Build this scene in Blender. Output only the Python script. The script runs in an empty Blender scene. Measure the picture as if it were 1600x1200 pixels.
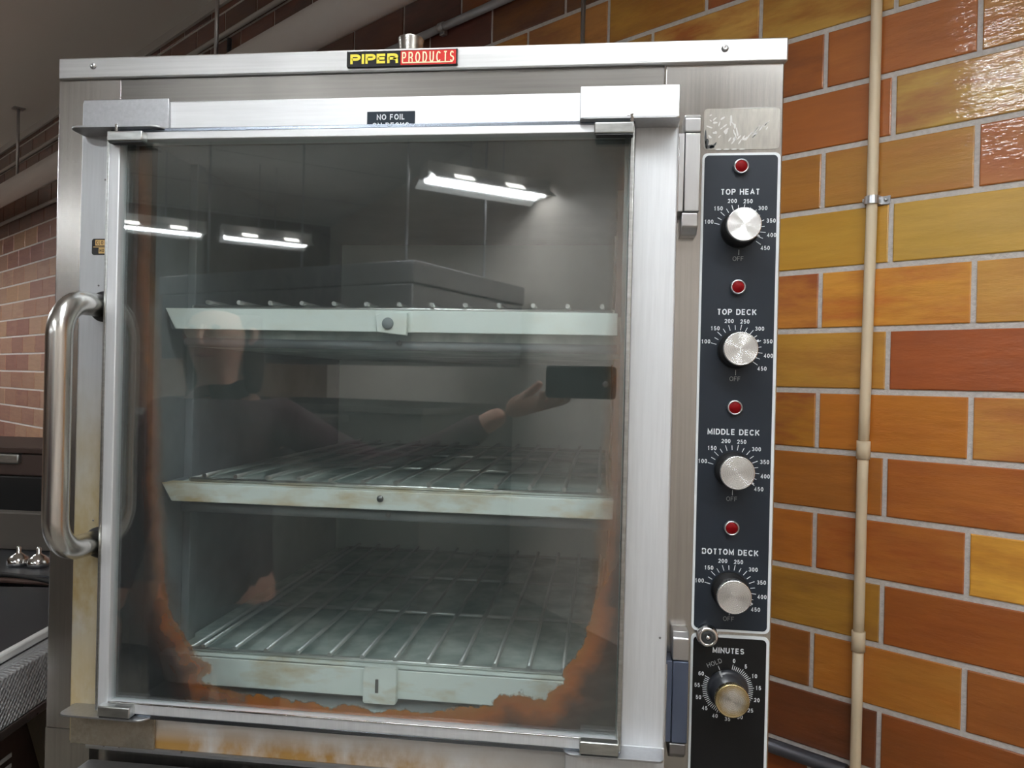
import bpy, bmesh, math, random
from mathutils import Vector, Matrix
C = bpy.context.scene
COL = C.collection
PI = math.pi
D2R = PI / 180

# ------------------------------------------------------------------ camera
yaw, pitch, roll = 0.1187393, -0.0024297, 0.02293467
fw = Vector((-math.sin(yaw) * math.cos(pitch), math.cos(yaw) * math.cos(pitch), math.sin(pitch)))
rt = Vector((math.cos(yaw), math.sin(yaw), 0))
up = rt.cross(fw)
r2 = math.cos(roll) * rt + math.sin(roll) * up
u2 = -math.sin(roll) * rt + math.cos(roll) * up
cam_data = bpy.data.cameras.new('camera')
cam_data.sensor_width = 36; cam_data.lens = 27.0; cam_data.clip_start = 0.02
cam = bpy.data.objects.new('camera', cam_data); COL.objects.link(cam)
M3 = Matrix((r2, u2, -fw)).transposed()
cam.matrix_world = Matrix.Translation((0.25671, -0.92432, 1.45)) @ M3.to_4x4()
C.camera = cam

# ------------------------------------------------------------------ light level
C.view_settings.view_transform = 'Standard'
C.view_settings.look = 'None'
C.view_settings.exposure = 0.0
C.view_settings.gamma = 1.0
C.view_settings.use_curve_mapping = False
C.cycles.use_denoising = True
C.cycles.max_bounces = 10
C.cycles.transparent_max_bounces = 16
C.cycles.sample_clamp_indirect = 6.0
world = bpy.data.worlds.new('world'); C.world = world
world.use_nodes = True
world.node_tree.nodes['Background'].inputs[0].default_value = (0.9, 0.93, 1.0, 1)
world.node_tree.nodes['Background'].inputs[1].default_value = 0.05
TUBE = 44.0            # brightness of the fluorescent tubes

# the room is turned against the oven: x along the brick wall, y into the wall
RA = -0.63250
WN = Vector((math.sin(0.6325), math.cos(0.6325), 0))
WC = 1.15256
CEIL = 3.29
def room(o):
    o.location = WN * WC
    o.rotation_euler = (0, 0, RA)
    return o

# ------------------------------------------------------------------ helpers
def srgb(r, g, b):
    f = lambda c: (c / 255 / 12.92) if c / 255 <= .04045 else ((c / 255 + .055) / 1.055) ** 2.4
    return (f(r), f(g), f(b), 1)

MATS = {}
def mat(name, color=(.8, .8, .8, 1), rough=.5, metal=0., **kw):
    m = bpy.data.materials.new(name); m.use_nodes = True
    p = m.node_tree.nodes['Principled BSDF']
    p.inputs['Base Color'].default_value = color
    p.inputs['Roughness'].default_value = rough
    p.inputs['Metallic'].default_value = metal
    for k, v in kw.items():
        p.inputs[k.replace('_', ' ')].default_value = v
    MATS[name] = m
    return m

def N(m, t, **kw):
    n = m.node_tree.nodes.new(t)
    for k, v in kw.items(): setattr(n, k, v)
    return n
def L(m, a, b): m.node_tree.links.new(a, b)
def P(m): return m.node_tree.nodes['Principled BSDF']
def noise(m, scale, stretch=(1, 1, 1), detail=4, coord='Object', rough=.6):
    tc = N(m, 'ShaderNodeTexCoord'); mp = N(m, 'ShaderNodeMapping'); nz = N(m, 'ShaderNodeTexNoise')
    mp.inputs['Scale'].default_value = stretch
    nz.inputs['Scale'].default_value = scale; nz.inputs['Detail'].default_value = detail
    nz.inputs['Roughness'].default_value = rough
    L(m, tc.outputs[coord], mp.inputs[0]); L(m, mp.outputs[0], nz.inputs[0])
    return nz
def ramp(m, src, stops):
    r = N(m, 'ShaderNodeValToRGB'); cr = r.color_ramp
    while len(cr.elements) < len(stops): cr.elements.new(.5)
    for e, (p, c) in zip(cr.elements, stops):
        e.position = p; e.color = c if hasattr(c, '__len__') else (c, c, c, 1)
    L(m, src, r.inputs[0]); return r
def mixc(m, fac, a, b, blend='MIX'):
    x = N(m, 'ShaderNodeMix', data_type='RGBA', blend_type=blend)
    for i, v in ((0, fac), (6, a), (7, b)):
        if hasattr(v, 'is_output'): L(m, v, x.inputs[i])
        elif v is not None: x.inputs[i].default_value = v
    return x.outputs[2]
def math_(m, op, a, b=None, clamp=False):
    x = N(m, 'ShaderNodeMath', operation=op, use_clamp=clamp)
    for i, v in ((0, a), (1, b)):
        if v is None: continue
        if hasattr(v, 'is_output'): L(m, v, x.inputs[i])
        else: x.inputs[i].default_value = v
    return x.outputs[0]
def bump(m, src, strength, dist=.002):
    b = N(m, 'ShaderNodeBump'); b.inputs['Strength'].default_value = strength; b.inputs['Distance'].default_value = dist
    L(m, src, b.inputs['Height']); L(m, b.outputs[0], P(m).inputs['Normal']); return b

def brushed(name, color, rough, stretch, var=.12, stains=None, aniso=0., bumps=.05, metal=1.):
    """brushed sheet metal: fine grain along one direction, soft cloudy wear"""
    m = mat(name, color, rough, metal)
    g = noise(m, 220, stretch, 3)
    c = noise(m, 7, (1, 1, 1), 3)
    base = mixc(m, ramp(m, g.outputs[0], [(.3, 0.), (.7, 1.)]).outputs[0],
                tuple(x * (1 - var) for x in color[:3]) + (1,), tuple(min(1, x * (1 + var * .6)) for x in color[:3]) + (1,))
    base = mixc(m, math_(m, 'MULTIPLY', ramp(m, c.outputs[0], [(.35, 0.), (.75, 1.)]).outputs[0], .25), base,
                tuple(x * .72 for x in color[:3]) + (1,))
    r = math_(m, 'ADD', math_(m, 'MULTIPLY', c.outputs[0], .12), rough - .06)
    P(m).inputs['Anisotropic'].default_value = aniso
    bump(m, g.outputs[0], bumps, .001)
    if stains:
        tc = N(m, 'ShaderNodeTexCoord'); sx = N(m, 'ShaderNodeSeparateXYZ'); L(m, tc.outputs['Object'], sx.inputs[0])
        for (axis, lo, hi, colr, amt, scale, thr) in stains:
            mr = N(m, 'ShaderNodeMapRange', clamp=True)
            L(m, sx.outputs[axis], mr.inputs[0])
            mr.inputs[1].default_value = lo; mr.inputs[2].default_value = hi
            nz = noise(m, scale, (1, 1, .6), 5)
            msk = math_(m, 'MULTIPLY', mr.outputs[0], ramp(m, nz.outputs[0], [(thr, 0.), (thr + .22, 1.)]).outputs[0])
            msk = math_(m, 'MULTIPLY', msk, amt)
            base = mixc(m, msk, base, colr)
            r = math_(m, 'ADD', r, math_(m, 'MULTIPLY', msk, .3))
            mt = N(m, 'ShaderNodeMath', operation='SUBTRACT', use_clamp=True); mt.inputs[0].default_value = metal
            L(m, math_(m, 'MULTIPLY', msk, .75), mt.inputs[1])
            L(m, mt.outputs[0], P(m).inputs['Metallic'])
    L(m, base, P(m).inputs['Base Color']); L(m, r, P(m).inputs['Roughness'])
    return m

def box(bm, x0, x1, y0, y1, z0, z1, bev=0., seg=2, mi=0, rot=None):
    v = [bm.verts.new((x, y, z)) for x in (x0, x1) for y in (y0, y1) for z in (z0, z1)]
    if rot is not None:
        for q in v: q.co = rot @ q.co
    fs = [bm.faces.new([v[i] for i in f]) for f in ((0, 1, 3, 2), (4, 6, 7, 5), (0, 4, 5, 1), (2, 3, 7, 6), (0, 2, 6, 4), (1, 5, 7, 3))]
    for f in fs: f.material_index = mi
    if bev > 0:
        es = list({e for f in fs for e in f.edges})
        r = bmesh.ops.bevel(bm, geom=es, offset=bev, segments=seg, affect='EDGES', profile=.5)
        for f in r['faces']: f.material_index = mi; f.smooth = True
    return v
def tube(bm, pts, r, seg=12, cap=True, mi=0, closed=False):
    pts = [Vector(p) for p in pts]; n = len(pts)
    rs = r if hasattr(r, '__len__') else [r] * n
    rings = []; prev = None
    for i, p in enumerate(pts):
        t = (pts[min(i + 1, n - 1)] - pts[max(i - 1, 0)]).normalized()
        if prev is None:
            a = Vector((0, 0, 1)) if abs(t.z) < .9 else Vector((1, 0, 0))
            nrm = (a - t * a.dot(t)).normalized()
        else:
            nrm = (prev - t * prev.dot(t)).normalized()
        prev = nrm; b = t.cross(nrm)
        rings.append([bm.verts.new(p + rs[i] * (math.cos(2 * PI * k / seg) * nrm + math.sin(2 * PI * k / seg) * b)) for k in range(seg)])
    for i in range(n - 1):
        for k in range(seg):
            f = bm.faces.new((rings[i][k], rings[i][(k + 1) % seg], rings[i + 1][(k + 1) % seg], rings[i + 1][k]))
            f.smooth = True; f.material_index = mi
    if cap:
        f = bm.faces.new(rings[0][::-1]); f.material_index = mi
        f = bm.faces.new(rings[-1]); f.material_index = mi
def lathe(bm, prof, cx, cz, seg=32, axis='y', mi=0, cy=0):
    """profile [(radius, position along axis)]"""
    rings = []
    for (r, h) in prof:
        ring = []
        for k in range(seg):
            a = 2 * PI * k / seg
            if axis == 'y': co = (cx + r * math.cos(a), h, cz + r * math.sin(a))
            else: co = (cx + r * math.cos(a), cy + r * math.sin(a), h)
            ring.append(bm.verts.new(co))
        rings.append(ring)
    for i in range(len(rings) - 1):
        for k in range(seg):
            f = bm.faces.new((rings[i][k], rings[i][(k + 1) % seg], rings[i + 1][(k + 1) % seg], rings[i + 1][k]))
            f.smooth = True; f.material_index = mi
    for rg in (rings[0], rings[-1]):
        if (rg[0].co - rg[seg // 2].co).length > 1e-5:
            f = bm.faces.new(rg); f.material_index = mi
def prism(bm, pts, a0, a1, plane='xz', bev=0., mi=0):
    """extrude a 2-D outline; plane xz extrudes along y, yz along x, xy along z"""
    def co(p, a):
        return {'xz': (p[0], a, p[1]), 'yz': (a, p[0], p[1]), 'xy': (p[0], p[1], a)}[plane]
    A = [bm.verts.new(co(p, a0)) for p in pts]; B = [bm.verts.new(co(p, a1)) for p in pts]
    fs = [bm.faces.new(A), bm.faces.new(B[::-1])]
    n = len(pts)
    for i in range(n): fs.append(bm.faces.new((A[i], B[i], B[(i + 1) % n], A[(i + 1) % n])))
    for f in fs: f.material_index = mi
    if bev:
        es = list({e for f in fs for e in f.edges})
        r = bmesh.ops.bevel(bm, geom=es, offset=bev, segments=2, affect='EDGES', profile=.5)
        for f in r['faces']: f.smooth = True; f.material_index = mi
def rrect(x0, x1, z0, z1, r, n=6):
    out = []
    for (cx, cz, a0) in ((x1 - r, z1 - r, 0), (x0 + r, z1 - r, 90), (x0 + r, z0 + r, 180), (x1 - r, z0 + r, 270)):
        for k in range(n + 1):
            a = (a0 + 90 * k / n) * D2R
            out.append((cx + r * math.cos(a), cz + r * math.sin(a)))
    return out
def obj(name, bm, m, parent=None, kind=None, label=None):
    bmesh.ops.recalc_face_normals(bm, faces=bm.faces)
    me = bpy.data.meshes.new(name); bm.to_mesh(me); bm.free()
    for x in (m if isinstance(m, (list, tuple)) else [m]): me.materials.append(x)
    o = bpy.data.objects.new(name, me); COL.objects.link(o)
    if parent: o.parent = parent
    if kind: o['kind'] = kind
    if label: o['label'] = label
    return o
def thing(name, label, cat, loc=(0, 0, 0), group=None):
    o = bpy.data.objects.new(name, None); COL.objects.link(o)
    o.location = loc; o.empty_display_size = .05
    o['label'] = label; o['category'] = cat
    if group: o['group'] = group
    return o
def tag(o, label, cat, group=None):
    o['label'] = label; o['category'] = cat
    if group: o['group'] = group
    return o
def BM(): return bmesh.new()

# lettering is drawn from pen strokes: each glyph is (width, [centre lines in a unit box])
def arc(cx, cy, rx, ry, a0, a1, n=10):
    return [(cx + rx * math.cos((a0 + (a1 - a0) * k / n) * D2R), cy + ry * math.sin((a0 + (a1 - a0) * k / n) * D2R)) for k in range(n + 1)]
OV = arc(.5, .5, .5, .5, 90, 450, 24)
GLY = {
 'A': (.80, [[(0, 0), (.5, 1), (1, 0)], [(.17, .30), (.83, .30)]]),
 'B': (.74, [[(.6, .53), (0, .53), (0, 0), (.62, 0)] + arc(.66, .265, .34, .265, -90, 90) + [(0, .53), (0, 1), (.58, 1)] + arc(.6, .765, .32, .235, 90, -90)]),
 'C': (.78, [arc(.52, .5, .52, .5, 42, 318, 22)]),
 'D': (.76, [[(.4, 1), (0, 1), (0, 0), (.4, 0)] + arc(.48, .5, .52, .5, -90, 90, 16) + [(.4, 1)]]),
 'E': (.66, [[(1, 1), (0, 1), (0, 0), (1, 0)], [(0, .52), (.92, .52)]]),
 'F': (.62, [[(1, 1), (0, 1), (0, -.06)], [(0, .5), (.9, .5)]]),
 'H': (.74, [[(0, -.06), (0, 1.06)], [(1, -.06), (1, 1.06)], [(0, .52), (1, .52)]]),
 'I': (.20, [[(.5, -.06), (.5, 1.06)]]),
 'K': (.76, [[(0, -.06), (0, 1.06)], [(.98, 1.04), (.02, .34)], [(.36, .58), (1, -.04)]]),
 'L': (.60, [[(0, 1.06), (0, 0), (1, 0)]]),
 'M': (.86, [[(0, -.06), (0, 1), (.5, .12), (1, 1), (1, -.06)]]),
 'N': (.74, [[(0, -.06), (0, 1), (1, 0), (1, 1.06)]]),
 'O': (.82, [OV]),
 'P': (.70, [[(0, -.06), (0, 1), (.55, 1)] + arc(.62, .73, .38, .27, 90, -90) + [(0, .46)]]),
 'R': (.74, [[(0, -.06), (0, 1), (.55, 1)] + arc(.60, .74, .38, .26, 90, -90) + [(0, .48)], [(.55, .48), (.96, .34), (1, -.06)]]),
 'S': (.70, [arc(.5, .745, .45, .255, 25, 235, 12) + arc(.52, .255, .48, .255, 62, -155, 12)]),
 'T': (.68, [[(0, 1), (1, 1)], [(.5, -.06), (.5, 1)]]),
 'U': (.74, [[(0, 1.06)] + arc(.5, .38, .5, .38, 180, 360, 14) + [(1, 1.06)]]),
 '0': (.60, [OV]),
 '1': (.60, [[(.15, .74), (.52, .98), (.52, -.06)]]),
 '2': (.60, [arc(.48, .70, .48, .30, 170, -20, 10) + [(.78, .46), (0, 0), (1.04, 0)]]),
 '3': (.60, [arc(.47, .755, .42, .245, 160, -80, 12) + arc(.47, .265, .50, .265, 85, -160, 12)]),
 '4': (.60, [[(.70, -.06), (.70, 1), (0, .26), (1.06, .26)]]),
 '5': (.60, [[(.92, 1), (.18, 1), (.08, .48)] + arc(.48, .30, .50, .32, 120, -155, 14)]),
 '6': (.60, [arc(.55, .62, .50, .38, 50, 180, 10) + arc(.5, .30, .48, .30, 180, 540, 18)]),
}
def stroke(bm, pts, w, T, y, mi=0):
    n = len(pts); L_, R_ = [], []
    closed = (Vector(pts[0]) - Vector(pts[-1])).length < 1e-4
    if closed: pts = pts[:-1]; n -= 1
    for i in range(n):
        p = Vector(pts[i])
        a = (p - Vector(pts[i - 1])).normalized() if (i > 0 or closed) else None
        b = (Vector(pts[(i + 1) % n]) - p).normalized() if (i < n - 1 or closed) else None
        a = a or b; b = b or a
        if a.length < .5: a = b
        if b.length < .5: b = a
        na, nb = Vector((-a.y, a.x)), Vector((-b.y, b.x))
        m = na + nb
        if m.length < .2: m = na
        m.normalize(); k = min(1 / max(.35, m.dot(na)), 2.2)
        L_.append(p + m * w * k / 2); R_.append(p - m * w * k / 2)
    def mk(q): qx, qz = T(q.x, q.y); return bm.verts.new((qx, y, qz))
    VL = [mk(q) for q in L_]; VR = [mk(q) for q in R_]
    for i in range(n if closed else n - 1):
        j = (i + 1) % n
        f = bm.faces.new((VL[i], VL[j], VR[j], VR[i])); f.material_index = mi
def text_bm(bm, s, x, z, size, y, bold=.17, align='CENTER', sx=1., rot=0., mi=0, spacing=.17, **_):
    """size is the capital height; bold the pen width as a share of it"""
    t = bold; adv = []
    for ch in s: adv.append(.36 if ch == ' ' else GLY[ch][0] * sx + (t if ch == 'I' else 0) * 0)
    tot = sum(adv) + spacing * (len(s) - 1)
    cx = -tot / 2 if align == 'CENTER' else 0.
    ca, sa = math.cos(rot), math.sin(rot)
    for ch, a in zip(s, adv):
        if ch != ' ':
            for ln in GLY[ch][1]:
                pp = []
                ex = (t / 2) / (1 - t)
                for u, v in ln:
                    v = -ex if v < -.05 else (1 + ex if v > 1.05 else v)
                    q = (cx + (t / 2 + u * (a - t) if a > t * 1.3 else a / 2), t / 2 + v * (1 - t) - .5)
                    if not pp or math.hypot(q[0] - pp[-1][0], q[1] - pp[-1][1]) > .012: pp.append(q)
                stroke(bm, pp, t, lambda u, v: (x + (u * ca - v * sa) * size, z + (u * sa + v * ca) * size), y, mi)
        cx += a + spacing
def text(name, items, y, m, parent, clip_z=None, **kw):
    bm = BM()
    for it in items:
        s, x, z, size = it[:4]; k = dict(kw); k.update(it[4] if len(it) > 4 else {})
        text_bm(bm, s, x, z, size, y, **k)
    if clip_z is not None:
        bmesh.ops.bisect_plane(bm, geom=list(bm.verts) + list(bm.edges) + list(bm.faces), plane_co=(0, 0, clip_z), plane_no=(0, 0, -1), clear_outer=True)
    r = bmesh.ops.extrude_face_region(bm, geom=list(bm.faces))
    for v in [g for g in r['geom'] if isinstance(g, bmesh.types.BMVert)]: v.co.y += .0004
    return obj(name, bm, m, parent)

# ------------------------------------------------------------------ materials
steel_col = (.185, .175, .162, 1)
m_steel = brushed('brushed_stainless', steel_col, .33, (.02, 1, 1))
m_steel_v = brushed('brushed_stainless_upright', (.56, .54, .51, 1), .26, (1, 1, .02))
m_dsteel_v = brushed('dull_stainless', (.36, .35, .36, 1), .4, (1, 1, .02))
m_col = brushed('upright_grain_stainless', (.58, .56, .53, 1), .22, (1, 1, .02))
m_lid = brushed('bright_stainless', (.60, .60, .595, 1), .42, (.02, 1, 1))
m_alu = brushed('satin_aluminium', (.64, .66, .68, 1), .47, (1, 1, .05), .06, metal=.85,
    stains=[(2, 1.46, 1.28, srgb(196, 182, 142), .6, 6, .25), (2, 1.47, 1.20, srgb(182, 156, 84), .9, 13, .42), (2, 1.16, 1.08, srgb(178, 150, 80), .45, 12, .40)])
m_alu_clean = brushed('satin_aluminium_clean', (.80, .82, .84, 1), .5, (1, 1, .05), .06, metal=.6)
m_alu_top = brushed('satin_aluminium_top', (.86, .87, .88, 1), .52, (.05, 1, 1), .05)
m_alu_bot = brushed('stained_aluminium', (.82, .82, .81, 1), .5, (.05, 1, 1), .06, metal=.35,
    stains=[(2, 1.026, .996, srgb(176, 134, 56), .95, 15, .32), (0, .02, .2, srgb(190, 190, 188), .9, 3, .1)])
m_plate = brushed('corner_plate_metal', (.50, .51, .53, 1), .42, (1, 1, 1), .08)
m_plate_dirty = brushed('grimy_corner_plate', (.42, .38, .31, 1), .5, (1, 1, 1), .2,
    stains=[(2, 1.2, .9, srgb(110, 92, 66), .6, 25, .4)])
m_strip = brushed('dull_blue_strip', (.26, .29, .34, 1), .25, (.05, 1, 1), .2)
m_clip = brushed('clip_metal', (.62, .64, .63, 1), .3, (.2, 1, 1), .2)
m_chrome = mat('chrome', (.80, .80, .80, 1), .12, 1.)
m_handle = brushed('worn_handle_steel', (.74, .73, .70, 1), .24, (1, 1, .05), .12)
m_hinge = brushed('hinge_metal', (.60, .60, .60, 1), .34, (1, 1, .05), .05)
m_hinge_dark = mat('blue_film_metal', srgb(80, 88, 106), .42, .5)
m_cast = mat('cast_bracket_metal', (.66, .66, .67, 1), .28, 1.)
m_cast_dull = mat('dull_cast_metal', (.26, .25, .25, 1), .45, 1.)
m_black = mat('black_plastic', srgb(18, 18, 19), .45)
m_gasket = mat('dark_gasket', srgb(40, 42, 42), .6)
m_panel = mat('dark_panel_face', srgb(32, 38, 46), .42, Specular_IOR_Level=.3)
m_panel_low = mat('black_panel_face', srgb(18, 18, 19), .42, Specular_IOR_Level=.3)
m_white = mat('white_print', srgb(226, 230, 232), .5)
m_white_dull = mat('worn_white_print', srgb(150, 152, 152), .5)
m_red = mat('red_lens', srgb(112, 2, 6), .5, Specular_IOR_Level=.12)
m_screw = mat('screw_metal', (.5, .5, .5, 1), .35, 1.)
m_hole = mat('dark_recess', srgb(10, 10, 10), .8)

m_knob = mat('turned_aluminium', (.88, .89, .89, 1), .27, 1.)
tg = N(m_knob, 'ShaderNodeTangent', direction_type='RADIAL', axis='Y'); L(m_knob, tg.outputs[0], P(m_knob).inputs['Tangent'])
m_knob_old = mat('worn_turned_aluminium', (.78, .74, .62, 1), .26, 1.)
tg = N(m_knob_old, 'ShaderNodeTangent', direction_type='RADIAL', axis='Y'); L(m_knob_old, tg.outputs[0], P(m_knob_old).inputs['Tangent'])
tcn = N(m_knob_old, 'ShaderNodeTexCoord'); vm = N(m_knob_old, 'ShaderNodeVectorMath', operation='DISTANCE')
mpn = N(m_knob_old, 'ShaderNodeMapping'); mpn.inputs['Scale'].default_value = (1, 0, 1)
L(m_knob_old, tcn.outputs['Object'], mpn.inputs[0]); L(m_knob_old, mpn.outputs[0], vm.inputs[0]); vm.inputs[1].default_value = (.4092, 0, 1.0965)
nzk = noise(m_knob_old, 160)
rr = math_(m_knob_old, 'ADD', vm.outputs['Value'], math_(m_knob_old, 'MULTIPLY', nzk.outputs[0], .008))
L(m_knob_old, ramp(m_knob_old, math_(m_knob_old, 'MULTIPLY', rr, 40), [(.55, (.8, .79, .75, 1)), (.8, (.62, .5, .27, 1))]).outputs[0], P(m_knob_old).inputs['Base Color'])

m_cavity = mat('oven_interior_metal', srgb(124, 130, 126), .5, .05)
nz = noise(m_cavity, 5, (1, 1, 1), 5)
L(m_cavity, mixc(m_cavity, ramp(m_cavity, nz.outputs[0], [(.35, 0.), (.7, 1.)]).outputs[0], srgb(142, 148, 150), srgb(108, 112, 116)), P(m_cavity).inputs['Base Color'])
m_back = mat('lightened_back_sheet', srgb(236, 242, 238), .5, .1)  # chamber metal lightened here in place of light reaching the back
nzb = noise(m_back, 4, (1, 1, 1), 5)
L(m_back, mixc(m_back, ramp(m_back, nzb.outputs[0], [(.35, 0.), (.7, 1.)]).outputs[0], srgb(244, 250, 246), srgb(222, 228, 224)), P(m_back).inputs['Base Color'])
m_deck = mat('deck_front_metal', srgb(190, 196, 188), .5, .1)
nz = noise(m_deck, 9, (1, 1, 2.5), 6)
tc_ = N(m_deck, 'ShaderNodeTexCoord'); sp_ = N(m_deck, 'ShaderNodeSeparateXYZ'); L(m_deck, tc_.outputs['Object'], sp_.inputs[0])
low_ = N(m_deck, 'ShaderNodeMapRange'); L(m_deck, sp_.outputs[2], low_.inputs[0])
low_.inputs[1].default_value = 1.40; low_.inputs[2].default_value = 1.32
mk = math_(m_deck, 'MULTIPLY', ramp(m_deck, nz.outputs[0], [(.47, 0.), (.66, 1.)]).outputs[0], math_(m_deck, 'ADD', math_(m_deck, 'MULTIPLY', low_.outputs[0], .6), .25))
L(m_deck, mixc(m_deck, mk, srgb(244, 250, 245), srgb(206, 176, 120)), P(m_deck).inputs['Base Color'])
m_deck_top = mat('deck_plate', srgb(96, 108, 106), .35, .2)
nz = noise(m_deck_top, 14, (1, 1, 1), 6)
L(m_deck_top, mixc(m_deck_top, ramp(m_deck_top, nz.outputs[0], [(.4, 0.), (.7, 1.)]).outputs[0], srgb(150, 166, 162), srgb(220, 228, 222)), P(m_deck_top).inputs['Base Color'])
m_rod = mat('rack_wire', (.66, .66, .64, 1), .3, 1.)
m_rod_dull = mat('dull_rack_wire', (.60, .62, .61, 1), .4, .8)

# clear front glass: mirror-like part of each face grows towards grazing angles
def glass_mat(name, tint, refl):
    m = bpy.data.materials.new(name); m.use_nodes = True; nt = m.node_tree; nt.nodes.clear()
    out = N(m, 'ShaderNodeOutputMaterial'); tr = N(m, 'ShaderNodeBsdfTransparent'); gl = N(m, 'ShaderNodeBsdfGlossy')
    tr.inputs[0].default_value = tint; gl.inputs['Roughness'].default_value = 0.02; gl.inputs[0].default_value = (1, 1, 1, 1)
    lw = N(m, 'ShaderNodeLayerWeight'); lw.inputs[0].default_value = .5
    f = math_(m, 'ADD', math_(m, 'MULTIPLY', math_(m, 'POWER', lw.outputs['Facing'], 5.), .85), refl, True)
    mx = N(m, 'ShaderNodeMixShader'); L(m, f, mx.inputs[0]); L(m, tr.outputs[0], mx.inputs[1]); L(m, gl.outputs[0], mx.inputs[2])
    df = N(m, 'ShaderNodeBsdfDiffuse'); df.inputs[0].default_value = (.66, .76, .76, 1)
    nz = noise(m, 6, (1, 1, .4), 5)
    h = math_(m, 'MULTIPLY', ramp(m, nz.outputs[0], [(.35, .45), (.75, 1.)]).outputs[0], .026)
    m2 = N(m, 'ShaderNodeMixShader'); L(m, h, m2.inputs[0]); L(m, mx.outputs[0], m2.inputs[1]); L(m, df.outputs[0], m2.inputs[2])
    L(m, m2.outputs[0], out.inputs[0])
    return m
m_glass = glass_mat('oven_glass', (.955, .985, .98, 1), .125)
m_glass_edge = mat('glass_edge', srgb(158, 178, 180), .25, 0., Coat_Weight=.5)

# baked-on grease: amber where thin, near black where thick (amounts stored on the film mesh)
m_film = bpy.data.materials.new('baked_grease_film'); m_film.use_nodes = True
nt = m_film.node_tree; nt.nodes.clear()
out = N(m_film, 'ShaderNodeOutputMaterial')
at = N(m_film, 'ShaderNodeAttribute', attribute_name='grease')
sep = N(m_film, 'ShaderNodeSeparateColor'); L(m_film, at.outputs['Color'], sep.inputs[0])
nz1 = noise(m_film, 45, (1, 1, 1), 6); nz2 = noise(m_film, 9, (1, 1, 1), 4)
dd = math_(m_film, 'ADD', sep.outputs[0], math_(m_film, 'MULTIPLY', math_(m_film, 'SUBTRACT', nz1.outputs[0], .5), .16))
crisp = ramp(m_film, dd, [(.495, 0.), (.51, 1.)]).outputs[0]
soft = ramp(m_film, dd, [(.40, 0.), (.72, 1.)]).outputs[0]
cover = mixc(m_film, sep.outputs[1], soft, crisp)
cover = math_(m_film, 'MULTIPLY', cover, sep.outputs[2])
d3 = math_(m_film, 'ADD', dd, math_(m_film, 'MULTIPLY', math_(m_film, 'SUBTRACT', nz2.outputs[0], .5), .22))
colr = ramp(m_film, d3, [(.46, srgb(148, 92, 26)), (.57, srgb(146, 76, 12)), (.68, srgb(58, 26, 12)), (.82, srgb(15, 12, 14))]).outputs[0]
df = N(m_film, 'ShaderNodeBsdfDiffuse'); L(m_film, colr, df.inputs[0])
tr = N(m_film, 'ShaderNodeBsdfTransparent')
mx = N(m_film, 'ShaderNodeMixShader'); L(m_film, cover, mx.inputs[0]); L(m_film, tr.outputs[0], mx.inputs[1]); L(m_film, df.outputs[0], mx.inputs[2])
L(m_film, mx.outputs[0], out.inputs[0])

# glazed structural brick: two colours per brick come from the brick itself
m_brick = bpy.data.materials.new('glazed_brick'); m_brick.use_nodes = True
ba = N(m_brick, 'ShaderNodeAttribute', attribute_name='col_a'); bb = N(m_brick, 'ShaderNodeAttribute', attribute_name='col_b')
n1 = noise(m_brick, 5.5, (.8, 1, 3.0), 5); n2 = noise(m_brick, 60, (.08, 1, 1.), 4)
f1 = ramp(m_brick, n1.outputs[0], [(.40, 0.), (.62, 1.)]).outputs[0]
bc = mixc(m_brick, f1, ba.outputs['Color'], bb.outputs['Color'])
bc = mixc(m_brick, math_(m_brick, 'MULTIPLY', ramp(m_brick, n2.outputs[0], [(.35, 0.), (.7, 1.)]).outputs[0], .22), bc, (.45, .45, .45, 1), 'MULTIPLY')
L(m_brick, bc, P(m_brick).inputs['Base Color'])
P(m_brick).inputs['Roughness'].default_value = .45
P(m_brick).inputs['Coat Weight'].default_value = 1.0; P(m_brick).inputs['Coat Roughness'].default_value = .05
n3 = noise(m_brick, 34, (.30, 1, 1.2), 4)
bk_ = bump(m_brick, n3.outputs[0], 0.40, .005); L(m_brick, bk_.outputs[0], P(m_brick).inputs['Coat Normal'])
m_mortar = mat('grey_mortar', srgb(150, 144, 138), .9)
nz = noise(m_mortar, 90, (1, 1, 1), 6)
L(m_mortar, mixc(m_mortar, nz.outputs[0], srgb(168, 163, 158), srgb(226, 221, 216)), P(m_mortar).inputs['Base Color'])
bump(m_mortar, nz.outputs[0], .8, .004)

m_cream = mat('cream_conduit_paint', srgb(226, 205, 172), .45)
nz = noise(m_cream, 6, (1, 1, .5), 3)
L(m_cream, mixc(m_cream, nz.outputs[0], srgb(232, 206, 172), srgb(214, 204, 176)), P(m_cream).inputs['Base Color'])
m_galv = mat('galvanised_metal', (.55, .56, .58, 1), .35, 1.)
m_ceil = mat('ceiling_paint', srgb(226, 222, 218), .9)
m_trim = mat('ceiling_angle_paint', srgb(190, 186, 182), .6)
m_lag = mat('white_pipe_jacket', srgb(222, 218, 216), .55)
m_greypipe = mat('grey_painted_pipe', srgb(150, 150, 152), .45, .3)
m_darkpipe = mat('dark_steel_pipe', srgb(86, 88, 96), .4, .7)
m_floor = mat('grey_quarry_tile', srgb(74, 70, 66), .5)
bt = N(m_floor, 'ShaderNodeTexBrick'); tcf = N(m_floor, 'ShaderNodeTexCoord'); L(m_floor, tcf.outputs['Object'], bt.inputs[0])
bt.offset = 0; bt.inputs['Scale'].default_value = 6.6; bt.inputs['Color1'].default_value = srgb(138, 132, 122); bt.inputs['Color2'].default_value = srgb(122, 116, 106)
bt.inputs['Mortar'].default_value = srgb(90, 84, 80); bt.inputs['Row Height'].default_value = .5; bt.inputs['Mortar Size'].default_value = .01
L(m_floor, bt.outputs[0], P(m_floor).inputs['Base Color'])
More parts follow.
